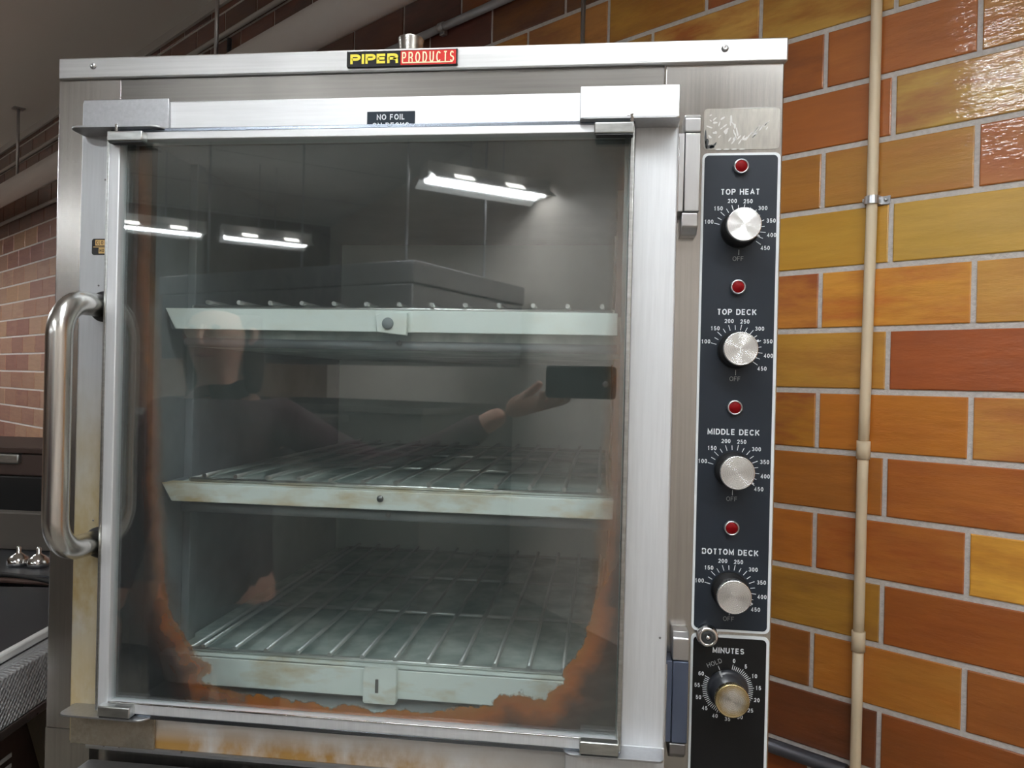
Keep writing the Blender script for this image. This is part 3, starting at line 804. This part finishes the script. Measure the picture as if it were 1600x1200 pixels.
# corner plates with their flanges
def flange(x0, x1, z, rl, rr, y0=-.036, y1=-.070, t=.0022):
    """flat shelf sticking out of the door, corner radii at the outer end"""
    n = 6; pts = [(x0, y0)]
    for k in range(n + 1):
        a = PI + (PI / 2) * k / n; pts.append((x0 + rl + rl * math.cos(a), y1 + rl + rl * math.sin(a)))
    for k in range(n + 1):
        a = 1.5 * PI + (PI / 2) * k / n; pts.append((x1 - rr + rr * math.cos(a), y1 + rr + rr * math.sin(a)))
    pts.append((x1, y0))
    bm = BM(); prism(bm, pts, z, z + t, 'xy', .0005); return bm
def plate(nm, x0, x1, z0, z1, mt, lab=None):
    bm = BM(); box(bm, x0, x1, -.0392, -.0360, z0, z1, .0010); return obj(nm, bm, mt, door, label=lab)
plate('corner_plate', -.3935, -.2805, 1.7468, 1.7885, m_plate)
plate('corner_plate', .2225, .3350, 1.7440, 1.7915, m_alu_top)
plate('corner_plate', -.3935, -.2815, .9875, 1.0360, m_plate_dirty, 'grimy brown lower corner plate')
plate('corner_plate', .2225, .3345, .9875, 1.0385, m_alu_clean)
obj('corner_flange', flange(-.3925, -.2700, 1.7440, .014, .020), m_plate, door)
obj('corner_flange', flange(.2235, .3335, 1.7435, .006, .006), m_plate, door)
obj('corner_flange', flange(-.3890, -.2750, 1.0350, .010, .014), m_plate, door)
obj('corner_flange', flange(.2210, .3315, 1.0360, .012, .006), m_plate, door)
def clip(x0, x1, z0, z1):
    bm = BM(); box(bm, x0, x1, -.0725, -.0600, z0, z1, .0014)
    box(bm, x0 + .002, x1 - .001, -.0715, -.0600, z0 - .0016, z0 - .0002, mi=1)
    return obj('glass_clip', bm, [m_clip, m_gasket], door)
clip(-.3385, -.2935, 1.7265, 1.7385); clip(.2400, .2835, 1.7265, 1.7390)
clip(-.3350, -.2938, 1.0395, 1.0520); clip(.2392, .2825, 1.0405, 1.0545)
for (x, z) in ((-.3275, 1.7385), (.2810, 1.7400)):
    bm = BM(); box(bm, x - .0018, x + .0018, -.0712, -.0690, z - .001, z + .0085, .0006); obj('clip_pin', bm, m_chrome, door)
bm = BM(); lathe(bm, [(.0030, -.0392), (.0028, -.0400), (.0001, -.0402)], .2780, 1.7545, 14); obj('plate_rivet', bm, m_cast_dull, door)
for (x, z) in ((-.370, 1.5585), (-.3705, 1.2660), (-.3640, 1.6900), (.3270, 1.1630)):
    bm = BM(); lathe(bm, [(.0013, -.0361), (.0012, -.0366), (.0001, -.0367)], x, z, 10); obj('small_rivet', bm, m_cast_dull, door)

# handle
hx, hy, hz0, hz1, hr = -.3615, -.1150, 1.2415, 1.5325, .0140
R_ = .040
pts = [(hx, -.038, hz1)]
for k in range(13):
    a = (PI / 2) * k / 12; pts.append((hx, hy + R_ - R_ * math.sin(a), hz1 - R_ + R_ * math.cos(a)))
for k in range(1, 6): pts.append((hx, hy, hz1 - R_ - (hz1 - hz0 - 2 * R_) * k / 6))
for k in range(13):
    a = (PI / 2) * k / 12; pts.append((hx, hy + R_ - R_ * math.cos(a), hz0 + R_ - R_ * math.sin(a)))
pts.append((hx, -.038, hz0))
bm = BM(); tube(bm, pts, hr, 28); handle = obj('door_handle', bm, m_handle, door)
for z in (hz1, hz0):
    bm = BM(); lathe(bm, [(.0190, -.0355), (.0190, -.0440), (.0165, -.0455), (.0145, -.0455)], hx + .004, z - .001, 28); obj('handle_collar', bm, m_black, door)

# notices on the door
bm = BM(); prism(bm, rrect(-.0303, .0278, 1.7490, 1.7679, .0004), -.0366, -.0352, 'xz'); lb = obj('notice_label', bm, mat('notice_face', srgb(38, 46, 54), .45, Specular_IOR_Level=.2), door, label='dark notice reading no foil on decks')
text('notice_lettering', [('NO FOIL', -.0012, 1.7612, .0066), ('ON DECKS', -.0012, 1.7512, .0066)], -.0370, m_white, door, clip_z=1.7494, bold=.17, sx=1.0)
bm = BM(); prism(bm, rrect(-.3800, -.3440, 1.5965, 1.6165, .003), -.0366, -.0358, 'xz'); obj('warning_label', bm, m_black, door, label='small black and gold label')
m_gold = mat('gold_foil', srgb(214, 178, 116), .4, .3)
bm = BM(); box(bm, -.3752, -.348, -.0370, -.0364, 1.6080, 1.6150); box(bm, -.3705, -.348, -.0370, -.0364, 1.5982, 1.6052); box(bm, -.378, -.348, -.0370, -.0364, 1.6058, 1.6066)
obj('label_field', bm, m_gold, door)
bm = BM(); text_bm(bm, 'CLO', -.3740, 1.6116, .0045, -.0372, align='LEFT', sx=.8); text_bm(bm, 'HOT', -.3692, 1.6018, .0042, -.0372, align='LEFT', sx=.8)
obj('label_lettering', bm, m_black, door)

# ------------------------------------------------------------------ hinges
def hinge(zt, z1, z0, zb, dark):
    face = m_hinge_dark if dark else m_hinge
    bm = BM(); box(bm, .3430, .3605, -.030, -.001, z0, z1, .0012)
    root = obj('hinge', bm, face, oven, label='dark blue hinge cover' if dark else 'grey hinge cover')
    bm = BM(); box(bm, .3352, .3424, -.029, -.0005, z0, z1, .0010); obj('hinge_leaf', bm, face, root)
    bm = BM(); box(bm, .3352, .3366, -.0295, -.0005, z0, z1 - .004, .0005); obj('leaf_edge', bm, m_chrome, root)
    bm = BM(); prism(bm, [(-.030, z1 + .001), (-.030, zt - .006), (-.022, zt), (-.001, zt), (-.001, z1 + .001)], .3420, .3606, 'yz', .0015); obj('hinge_block', bm, m_cast, root)
    bm = BM(); prism(bm, [(-.029, z0 - .001), (-.029, zb + .008), (-.018, zb), (-.001, zb), (-.001, z0 - .001)], .3405, .3592, 'yz', .0015); obj('hinge_block', bm, m_cast if not dark else m_cast_dull, root)
hinge(1.7625, 1.7392, 1.6496, 1.6240, False)
hinge(1.1672, 1.1350, 1.0415, 1.0200, True)

# ------------------------------------------------------------------ control panels
PX0, PX1 = .3658, .4548
def cpanel(z0, z1, face, nm, r0=.006):
    bm = BM(); prism(bm, rrect(PX0, PX1, z0, z1, r0), -.0020, .0004, 'xz', .0003)
    root = obj(nm, bm, m_white, oven)
    bm = BM(); prism(bm, rrect(PX0 + .0026, PX1 - .0032, z0 + .0030, z1 - .0030, r0 - .001), -.0026, -.0018, 'xz'); obj('panel_face', bm, face, root)
    return root
cp = cpanel(1.1635, 1.7240, m_panel, 'control_panel')
cp2 = cpanel(.80, 1.1595, m_panel_low, 'timer_panel')
KX = .4098
ty = -.0028
def tick(bm, cx, cz, a, r0, r1, wd, y=ty):
    ca, sa = math.cos(a), math.sin(a)
    q = [(r0, -wd), (r1, -wd), (r1, wd), (r0, wd)]
    prism(bm, [(cx + u * ca - v * sa, cz + u * sa + v * ca) for u, v in q], y - .0002, y + .0004, 'xz')
def grooves(r, y, p=.0011, slope=.38):
    out = []; k = 0; n = int(r / (p / 6))
    for i in range(n):
        q = r - i * p / 6
        out.append((q, y + slope * p / (2 * PI) * math.sin(2 * PI * i / 6)))
    out.append((.0001, y)); return out
names = ['TOP HEAT', 'TOP DECK', 'MIDDLE DECK', 'BOTTOM DECK']
ptr = [-36, 27, -33, -21]
NUMA = [('100', 165, .0362), ('150', 134.5, .0350), ('200', 104.5, .0347), ('250', 74.5, .0345), ('300', 44, .0362), ('350', 16.5, .0372), ('400', -9.5, .0372), ('450', -35.5, .0366)]
for i in range(4):
    zl = 1.7070 - i * .14035
    kx = KX - .0004 * i
    # lamp
    bm = BM(); lathe(bm, [(.0088, -.0020), (.0088, -.0070), (.0080, -.0082), (.0070, -.0082), (.0068, -.0066)], kx, zl, 32)
    lamp = obj('indicator_lamp', bm, m_cast, oven)
    bm = BM(); lathe(bm, [(.0069, -.0050), (.0069, -.0074), (.0060, -.0084), (.0001, -.0087)], kx, zl, 28); obj('lamp_lens', bm, m_red, lamp)
    zc = zl - .0730
    text('lettering', [(names[i], kx + (0, -.0002, -.0004, -.0006)[i], zl - .0287, .0068)], ty, m_white, cp, bold=.185, sx=.98)
    items = []
    for (s, a, r) in NUMA:
        items.append((s, kx + r * math.cos(a * D2R), zc + r * math.sin(a * D2R), .0048))
    text('dial_numbers', items, ty, m_white, cp, bold=.17, sx=1.0)
    text('off_mark', [('OFF', kx - .0006, zc - .0338, .0052)], ty, m_white_dull, cp, bold=.11, sx=1.0)
    bm = BM()
    for q in range(15):
        a = (165 - q * 200 / 14)
        big = q % 2 == 0
        tick(bm, kx, zc, a * D2R, .0235, .0300 if big else .0287, .00036)
    tick(bm, kx, zc, -PI / 2, .0235, .0295, .00025)
    obj('dial_ticks', bm, m_white, cp)
    # knob
    bm = BM(); lathe(bm, [(.0215, -.0028), (.0215, -.0060), (.0205, -.0085), (.0196, -.0100), (.0192, -.0290), (.0001, -.0292)], kx, zc, 48)
    kn = obj('control_knob', bm, m_black, oven)
    bm = BM(); lathe(bm, [(.0192, -.0285), (.0192, -.0340), (.0183, -.0350)] + grooves(.0176, -.0346), kx, zc, 64); obj('knob_cap', bm, m_knob, kn)
    a = ptr[i] * D2R
    bm = BM(); ca, sa = math.cos(a), math.sin(a)
    for (u0, u1, yy) in ((.0193, .0225, 0),):
        prism(bm, [(kx + u * ca - v * sa, zc + u * sa + v * ca) for u, v in ((u0, -.0010), (u1, -.0007), (u1, .0007), (u0, .0010))], -.0300, -.0260, 'xz')
    obj('knob_pointer', bm, m_white, kn)
# timer
zc, kx = 1.0965, .4088
text('lettering', [('MINUTES', .4086, 1.1418, .0064)], ty, m_white, cp2, bold=.18, sx=1.0)
items = []
for q in range(13):
    a = 79 - q * 24
    rr_ = .0350
    items.append((str(q * 5), kx + rr_ * math.cos(a * D2R), zc + rr_ * math.sin(a * D2R) * .985, .0046))
text('dial_numbers', items, ty, m_white, cp2, bold=.17, sx=1.0)
text('hold_mark', [('HOLD', kx - .0158, zc + .0300, .0052, dict(rot=24 * D2R))], ty, m_white_dull, cp2, bold=.12, sx=1.0)
bm = BM()
for q in range(61):
    a = 79 - q * 4.8
    tick(bm, kx, zc, a * D2R, .0240, .0300 if q % 5 == 0 else .0288, .00030)
tick(bm, kx, zc, 113 * D2R, .0240, .0290, .0003)
obj('dial_ticks', bm, m_white, cp2)
bm = BM(); lathe(bm, [(.0235, -.0028), (.0235, -.0055), (.0215, -.0085), (.0192, -.0095), (.0189, -.0300), (.0001, -.0302)], kx, zc, 48)
m_skirt = mat('clear_dark_skirt', srgb(38, 40, 44), .3)
kn = obj('timer_knob', bm, m_skirt, oven, label='timer knob with a yellowed metal cap')
bm = BM(); lathe(bm, [(.0190, -.0290), (.0190, -.0360), (.0180, -.0372)] + grooves(.0172, -.0366), kx, zc, 64); obj('knob_cap', bm, m_knob_old, kn)
a = 115 * D2R; ca, sa = math.cos(a), math.sin(a)
bm = BM(); prism(bm, [(kx + u * ca - v * sa, zc + u * sa + v * ca) for u, v in ((.0185, -.0007), (.0240, -.0012), (.0240, .0012), (.0185, .0007))], -.0122, -.0055, 'xz'); obj('knob_pointer', bm, m_white_dull, kn)
# round latch between the panels
bm = BM(); lathe(bm, [(.0125, -.0020), (.0128, -.0090), (.0110, -.0135), (.0080, -.0145), (.0078, -.0110), (.0001, -.0105)], .3835, 1.1595, 36)
lk = obj('panel_latch', bm, m_chrome, oven)
bm = BM(); lathe(bm, [(.0078, -.0100), (.0078, -.0138), (.0060, -.0144), (.0030, -.0144), (.0028, -.0120)], .3835, 1.1595, 28); obj('latch_ring', bm, m_gasket, lk)
bm = BM(); lathe(bm, [(.0028, -.0120), (.0026, -.0155), (.0012, -.0165), (.0001, -.0166)], .3835, 1.1595, 20); obj('latch_pin', bm, m_chrome, lk)

# remains of a peeled decal above the panel
m_decal = brushed('decal_residue', (.44, .42, .38, 1), .3, (1, 1, .2), .15)
bm = BM(); prism(bm, rrect(.3670, .4530, 1.7285, 1.7765, .004), -.0006, .0003, 'xz'); dec = obj('decal_remnant', bm, m_decal, oven)
m_res = mat('white_adhesive', srgb(214, 214, 210), .5)
bm = BM(); rd = random.Random(3)
def shard(bm, cx, cz, l, wd, a, y=-.0009):
    pts = []
    for u, v in ((-l, -wd * .4), (-l * .4, -wd), (l * .5, -wd * .8), (l, -wd * .2), (l * .8, wd * .6), (0, wd), (-l * .7, wd * .7)):
        u += rd.uniform(-.1, .1) * l; v += rd.uniform(-.2, .2) * wd
        pts.append((cx + u * math.cos(a) - v * math.sin(a), cz + u * math.sin(a) + v * math.cos(a)))
    prism(bm, pts, y, -.0004, 'xz')
for i in range(18):
    tpos = i / 17
    shard(bm, .398 + tpos * .042 + rd.uniform(-.002, .002), 1.7400 + max(0, tpos - .35) * .026 + rd.uniform(-.003, .003), rd.uniform(.002, .0048), rd.uniform(.0006, .0011), (50 + rd.uniform(-8, 8)) * D2R)
for i in range(16): shard(bm, .371 + rd.uniform(0, .030), 1.7700 - rd.uniform(0, .028), rd.uniform(.0015, .004), rd.uniform(.0006, .0016), rd.uniform(0, PI))
for i in range(6): shard(bm, .396 + rd.uniform(0, .010), 1.7550 + rd.uniform(-.012, .016), rd.uniform(.003, .006), rd.uniform(.0006, .0014), rd.uniform(1.2, 1.9))
for i in range(4): shard(bm, .384 + i * .009, 1.7285, .0035, .0008, 0)
shard(bm, .423, 1.7765, .028, .0005, 0)
obj('adhesive_flakes', bm, m_res, dec)
bm = BM()
for (cx, cz, l, wd, a) in ((.3690, 1.7430, .009, .0014, 1.6), (.3705, 1.7360, .006, .0022, 1.4), (.3735, 1.7318, .005, .0020, .3), (.3790, 1.7335, .0045, .0012, .9), (.3765, 1.7315, .003, .002, 0)):
    shard(bm, cx, cz, l, wd, a)
obj('dark_decal_scrap', bm, mat('decal_black', srgb(52, 56, 58), .5), dec)

# ------------------------------------------------------------------ lower compartment
bm = BM()
box(bm, -HX, HX, .004, .012, BOT, .500)
box(bm, -HX, -.3950, .000, .012, .500, .985); box(bm, .3385, HX, .0005, .012, BOT, .500)
box(bm, -.395, .3385, .010, .014, .500, .985, mi=0)
obj('lower_front', bm, m_steel_v, oven)
bm = BM(); prism(bm, [(.010, .978), (.002, .978), (-.0035, .974), (-.0045, .969), (-.003, .964), (.010, .963)], -.397, .3385, 'yz'); 
obj('sill_strip', bm, m_lid, oven)
for x in (-.371, -.350, -.265):
    bm = BM(); lathe(bm, [(.0015, -.0040), (.0013, -.0052), (.0001, -.0053)], x, .970, 10); obj('sill_screw', bm, m_cast_dull, oven)
bm = BM(); box(bm, -.392, .334, -.045, -.004, .24, .9535, .006, 3); ld = obj('lower_door', bm, m_plate, oven)
bm = BM(); box(bm, -.320, .262, -.0475, -.044, .31, .88, .002); obj('lower_window', bm, mat('dark_window', srgb(22, 24, 26), .08), ld)
for (x, y) in ((-.38, .08), (.38, .08), (-.38, .76), (.38, .76)):
    bm = BM(); box(bm, x - .04, x + .04, y - .04, y + .04, .128, .14, .003); cs = obj('caster', bm, m_galv, oven)
    bm = BM(); tube(bm, [(x - .016, y, .060), (x + .016, y, .060)], .060, 28); obj('caster_wheel', bm, m_black, cs)
    bm = BM(); box(bm, x - .024, x - .019, y - .02, y + .02, .05, .130, .001); box(bm, x + .019, x + .024, y - .02, y + .02, .05, .130, .001)
    obj('caster_fork', bm, m_galv, cs)

# ------------------------------------------------------------------ the photographer, seen faintly mirrored in the glass
m_skin = mat('skin', srgb(196, 150, 128), .5, Subsurface_Weight=.0)
m_shirt = mat('maroon_shirt', srgb(58, 28, 32), .9)
m_trouser = mat('dark_trousers', srgb(38, 40, 46), .85)
m_hair = mat('brown_hair', srgb(52, 38, 30), .7)
m_phone = mat('phone_case', srgb(20, 20, 22), .35)
def skinned(name, chains, m, parent, lvl=2):
    """chains of (point, radius); a chain may start with an index tuple (chain, vertex) to branch off"""
    me = bpy.data.meshes.new(name); vs, es, rs, idx = [], [], [], []
    for ch in chains:
        row = []; prev = None
        for q in ch:
            if isinstance(q[0], int): prev = idx[q[0]][q[1]]; row.append(prev); continue
            vs.append(q[0]); rs.append(q[1]); k = len(vs) - 1
            if prev is not None: es.append((prev, k))
            prev = k; row.append(k)
        idx.append(row)
    me.from_pydata(vs, es, [])
    o = bpy.data.objects.new(name, me); COL.objects.link(o); o.parent = parent
    md = o.modifiers.new('skin', 'SKIN'); md.use_smooth_shade = True
    if not me.skin_vertices: pass
    for i, r in enumerate(rs):
        sv = me.skin_vertices[0].data[i]
        sv.radius = (r, r) if not hasattr(r, '__len__') else r
        sv.use_root = (i == 0)
    sd = o.modifiers.new('sub', 'SUBSURF'); sd.levels = lvl; sd.render_levels = lvl
    me.materials.append(m)
    return o
per = thing('person', 'person in a long-sleeved maroon top, arm stretched out with a phone toward the oven', 'person', (-.74, -1.10, 0))
V = Vector
body_ch = [
    [((0, 0, .90), .125), ((0, 0, 1.02), .115), ((0, .005, 1.16), .125), ((0, 0, 1.29), .115), ((0, 0, 1.385), .062), ((0, .012, 1.44), .050), ((0, .030, 1.50), .072), ((0, .030, 1.565), .088), ((0, .020, 1.62), .062)],
    [(0, 0), ((-.095, 0, .80), .085), ((-.10, .01, .48), .058), ((-.10, -.01, .30), .050), ((-.10, -.02, .09), .036), ((-.10, .07, .035), .034), ((-.105, .14, .03), .026)],
    [(0, 0), ((.095, 0, .80), .085), ((.10, .01, .48), .058), ((.10, -.01, .30), .050), ((.10, -.02, .09), .036), ((.10, .07, .035), .034), ((.105, .14, .03), .026)],
    [(0, 3), ((-.16, -.005, 1.335), .052), ((-.215, -.01, 1.20), .042), ((-.235, .0, 1.07), .038), ((-.225, .07, .95), .032), ((-.215, .12, .85), .024)],
    [(0, 3), ((.16, -.005, 1.335), .052), ((.32, .02, 1.26), .043), ((.45, .03, 1.22), .038), ((.60, .035, 1.28), .034), ((.76, .055, 1.375), .025)],
]
skinned('body', body_ch, m_skin, per)
# face: nose, ears, eyes, mouth
bm = BM()
tube(bm, [(0, .105, 1.575), (0, .125, 1.545), (0, .128, 1.532), (0, .108, 1.528)], [.006, .010, .013, .008], 10)
for sx_ in (-1, 1): tube(bm, [(sx_ * .083, .020, 1.575), (sx_ * .092, .015, 1.565), (sx_ * .092, .018, 1.545), (sx_ * .084, .024, 1.530)], [.008, .012, .010, .006], 8)
obj('nose_and_ears', bm, m_skin, per)
for sx_ in (-1, 1):
    bm = BM(); tube(bm, [(sx_ * .032 - .010, .100, 1.570), (sx_ * .032, .108, 1.570), (sx_ * .032 + .010, .100, 1.570)], [.003, .008, .003], 10); obj('eye', bm, m_hair, per)
bm = BM(); tube(bm, [(-.024, .098, 1.500), (0, .106, 1.498), (.024, .098, 1.500)], [.002, .005, .002], 8); obj('mouth', bm, mat('lips', srgb(150, 84, 78), .5), per)
skinned('hair', [[((0, -.01, 1.62), .085), ((0, -.035, 1.57), .092), ((0, -.055, 1.48), .078), ((0, -.060, 1.38), .060), ((0, -.058, 1.30), .035)], [(0, 0), ((-.07, .0, 1.59), .035), ((-.085, -.005, 1.50), .030), ((-.08, -.01, 1.40), .022)], [(0, 0), ((.07, .0, 1.59), .035), ((.085, -.005, 1.50), .030), ((.08, -.01, 1.40), .022)]], m_hair, per)
shirt_ch = [
    [((0, 0, .84), .150), ((0, 0, .93), .152), ((0, 0, 1.04), .142), ((0, .005, 1.16), .148), ((0, 0, 1.29), .134), ((0, 0, 1.372), .072)],
    [(0, 4), ((-.165, -.005, 1.34), .062), ((-.215, -.01, 1.20), .053), ((-.235, .0, 1.07), .048), ((-.225, .07, .95), .042), ((-.218, .105, .885), .036)],
    [(0, 4), ((.165, -.005, 1.34), .062), ((.32, .02, 1.26), .053), ((.45, .03, 1.22), .048), ((.60, .035, 1.28), .044), ((.72, .050, 1.352), .040)],
]
skinned('shirt', shirt_ch, m_shirt, per)
skinned('trousers', [[((0, 0, .93), .134), ((0, 0, .88), .130)], [(0, 1), ((-.097, 0, .79), .098), ((-.10, .01, .48), .070), ((-.10, -.01, .28), .063), ((-.10, -.015, .11), .058)], [(0, 1), ((.097, 0, .79), .098), ((.10, .01, .48), .070), ((.10, -.01, .28), .063), ((.10, -.015, .11), .058)]], m_trouser, per)
# right hand: palm under the phone, thumb on its back edge, fingers closed round the lower edge
hand = [
    [((.76, .055, 1.375), .022), ((.80, .075, 1.392), .026), ((.835, .095, 1.402), .024)],
    [(0, 2), ((.850, .125, 1.404), .010), ((.856, .150, 1.412), .009), ((.858, .156, 1.432), .008)],
    [(0, 2), ((.868, .120, 1.404), .010), ((.878, .147, 1.412), .009), ((.880, .154, 1.436), .008)],
    [(0, 2), ((.884, .112, 1.404), .010), ((.898, .141, 1.412), .009), ((.901, .150, 1.435), .008)],
    [(0, 2), ((.896, .100, 1.404), .009), ((.914, .130, 1.412), .008), ((.918, .144, 1.430), .007)],
    [(0, 1), ((.812, .090, 1.418), .012), ((.836, .112, 1.436), .010), ((.852, .122, 1.452), .009)],
]
skinned('holding_hand', hand, m_skin, per)
lh = [
    [((-.215, .12, .85), .022), ((-.212, .135, .81), .027), ((-.210, .142, .775), .025)],
    [(0, 2), ((-.232, .146, .745), .009), ((-.234, .155, .715), .008), ((-.232, .168, .695), .007)],
    [(0, 2), ((-.217, .150, .740), .009), ((-.218, .160, .705), .008), ((-.216, .173, .683), .007)],
    [(0, 2), ((-.202, .150, .742), .009), ((-.202, .160, .709), .008), ((-.200, .173, .688), .007)],
    [(0, 2), ((-.188, .146, .748), .008), ((-.187, .155, .722), .007), ((-.186, .166, .705), .006)],
    [(0, 1), ((-.190, .155, .80), .011), ((-.178, .170, .775), .009), ((-.174, .180, .755), .008)],
]
skinned('resting_hand', lh, m_skin, per)
ph = thing('phone', 'black phone held up sideways in front of the oven door', 'phone', (.205, -.9405, 1.453))
bm = BM(); prism(bm, rrect(-.080, .080, -.037, .037, .008), -.004, .004, 'xz', .0015); obj('phone_body', bm, m_phone, ph)
bm = BM(); lathe(bm, [(.007, .0035), (.007, .0055), (.005, .0058), (.0001, .0050)], .056, -.003, 20); obj('lens_ring', bm, m_chrome, ph)

# ------------------------------------------------------------------ equipment at the left, beside the oven
m_dsteel = brushed('dark_stainless', (.30, .30, .32, 1), .28, (.05, 1, 1), .2)
m_dplate = mat('dark_hot_plate', srgb(58, 60, 64), .35, .3)
m_quilt = mat('quilted_aluminium', (.50, .51, .52, 1), .35, .45)
tcq = N(m_quilt, 'ShaderNodeTexCoord'); mq = N(m_quilt, 'ShaderNodeMapping'); L(m_quilt, tcq.outputs['Object'], mq.inputs[0])
mq.inputs['Rotation'].default_value = (PI / 4, 0, 0)
vq = N(m_quilt, 'ShaderNodeTexVoronoi'); vq.inputs['Scale'].default_value = 150; vq.inputs['Randomness'].default_value = .15; L(m_quilt, mq.outputs[0], vq.inputs[0])
bump(m_quilt, vq.outputs[0], 1., .004)
m_brown = mat('brown_cover', srgb(66, 48, 40), .5)
m_grimy = mat('grimy_bracket', srgb(96, 88, 74), .55, .3)
m_blackm = mat('soot_black', srgb(14, 13, 13), .6)
m_greyp = mat('grey_panel_paint', srgb(84, 78, 72), .6)
m_dustbox = mat('dusty_box_metal', srgb(84, 68, 62), .5, .2)
wr = thing('wrapping_station', 'food wrapping station with a dark hot plate and textured aluminium side, left of the oven', 'kitchen machine', (-.640, .12, 0))
wr.rotation_euler = (0, 0, 7.9 * D2R)
bm = BM(); box(bm, -.60, -.004, -.30, .42, 1.000, 1.012, .003); obj('hot_plate', bm, m_dplate, wr)
bm = BM(); box(bm, -.010, .002, -.30, .44, 1.004, 1.018, .003); obj('plate_trim', bm, m_enamel, wr)
bm = BM(); prism(bm, [(0, 1.003), (.030, .9985), (.034, .925), (0, .925)], -.30, .44, 'xz', .002); obj('textured_side', bm, m_quilt, wr)
bm = BM(); box(bm, -.60, .034, -.30, .44, .908, .924, .003); obj('base_rail', bm, m_dsteel, wr)
bm = BM(); box(bm, -.56, -.060, -.26, .40, .30, .907, .005)
body = obj('machine_body', bm, m_brown, wr)
bm = BM()
for q in range(3): box(bm, -.0605, -.0585, .10, .15, .800 - q * .018, .807 - q * .018)
obj('vent_slots', bm, m_enamel, wr)
bm = BM(); lathe(bm, [(.020, -.002), (.020, .001), (.018, .002), (.0001, .002)], 0, 0, 24)
rv = obj('round_disc', bm, m_dustbox, wr); rv.rotation_euler = (0, 0, PI / 2); rv.location = (-.060, .05, .885)
bm = BM(); prism(bm, [(.16, .907), (.20, .907), (.27, .76), (.23, .74)], -.058, -.040, 'yz', .001); obj('side_bracket', bm, m_grimy, wr)
bm = BM(); prism(bm, [(.02, .50), (.35, .66), (.40, .66), (.40, .30), (.02, .30)], -.058, -.030, 'yz', .001); obj('lower_guard', bm, m_grimy, wr)
for (x, y) in ((-.52, -.22), (-.10, -.22), (-.52, .36), (-.10, .36)):
    bm = BM(); tube(bm, [(x, y, 0), (x, y, .305)], .02, 14); obj('leg', bm, m_dsteel, wr)
bm = BM(); pts = [(-.42 + .36 * i / 14, .34 + .07 * math.sin(PI * .5 + i / 14 * 1.3), 1.025 + .018 * math.sin(PI * i / 14)) for i in range(15)]
tube(bm, pts, .0045, 10); obj('cable', bm, m_blackm, wr)

rg = thing('range_top', 'dark stainless counter range with chrome knobs behind the wrapping station', 'cooker', (-1.02, .56, 0))
bm = BM(); prism(bm, [(0, .90), (-.006, .93), (-.004, .985), (.012, 1.002), (.30, 1.002), (.30, .90)], -.60, .205, 'yz', .002); obj('front_apron', bm, m_dsteel, rg)
bm = BM(); box(bm, -.60, .205, -.010, .30, 1.003, 1.012, .003); obj('brown_edge', bm, m_brown, rg)
bm = BM(); box(bm, -.595, .200, .0, .30, 1.013, 1.021, .002); obj('top_plate', bm, m_dplate, rg)
bm = BM(); box(bm, -.60, .205, .01, .30, .10, .899, .004); obj('range_body', bm, m_blackm, rg)
for (x, y) in ((.004, .07), (.052, .07)):
    bm = BM(); lathe(bm, [(.022, 1.021), (.024, 1.028), (.020, 1.040), (.010, 1.046), (.005, 1.050), (.005, 1.062), (.0001, 1.064)], x, 0, 28, 'z', cy=y); obj('chrome_knob', bm, m_chrome, rg)
for x in (-.55, .16):
    for y in (.05, .26):
        bm = BM(); tube(bm, [(x, y, 0), (x, y, .101)], .018, 12); obj('foot', bm, m_dsteel, rg)
bm = BM(); box(bm, -.70, .030, .20, .235, 1.0215, 1.110, .003); obj('grey_backsplash', bm, m_greyp, rg)

bk = thing('black_cabinet', 'black open-fronted cabinet standing against the brick wall at the left', 'cabinet', (-1.45, 1.02, 0))
bm = BM(); box(bm, -.55, .50, 0, .45, 0, 1.158, .004); obj('cabinet_body', bm, m_blackm, bk)
bx = thing('covered_box', 'dusty brown metal box with a silvery lid on top of the black cabinet', 'box', (-1.45, 1.03, 1.1585))
bm = BM(); box(bm, -.42, .192, 0, .30, 0, .062, .005); obj('box_body', bm, m_dustbox, bx)
bm = BM(); box(bm, -.43, .200, -.010, .31, .063, .080, .003); obj('box_rim', bm, m_brown, bx)
bm = BM(); box(bm, -.40, .110, -.014, .02, .034, .0615, .004); obj('silver_front', bm, m_clip, bx)
bm = BM(); tube(bm, [(.192, .06, .035), (.215, .06, .035)], .005, 10); obj('box_peg', bm, m_blackm, bx)
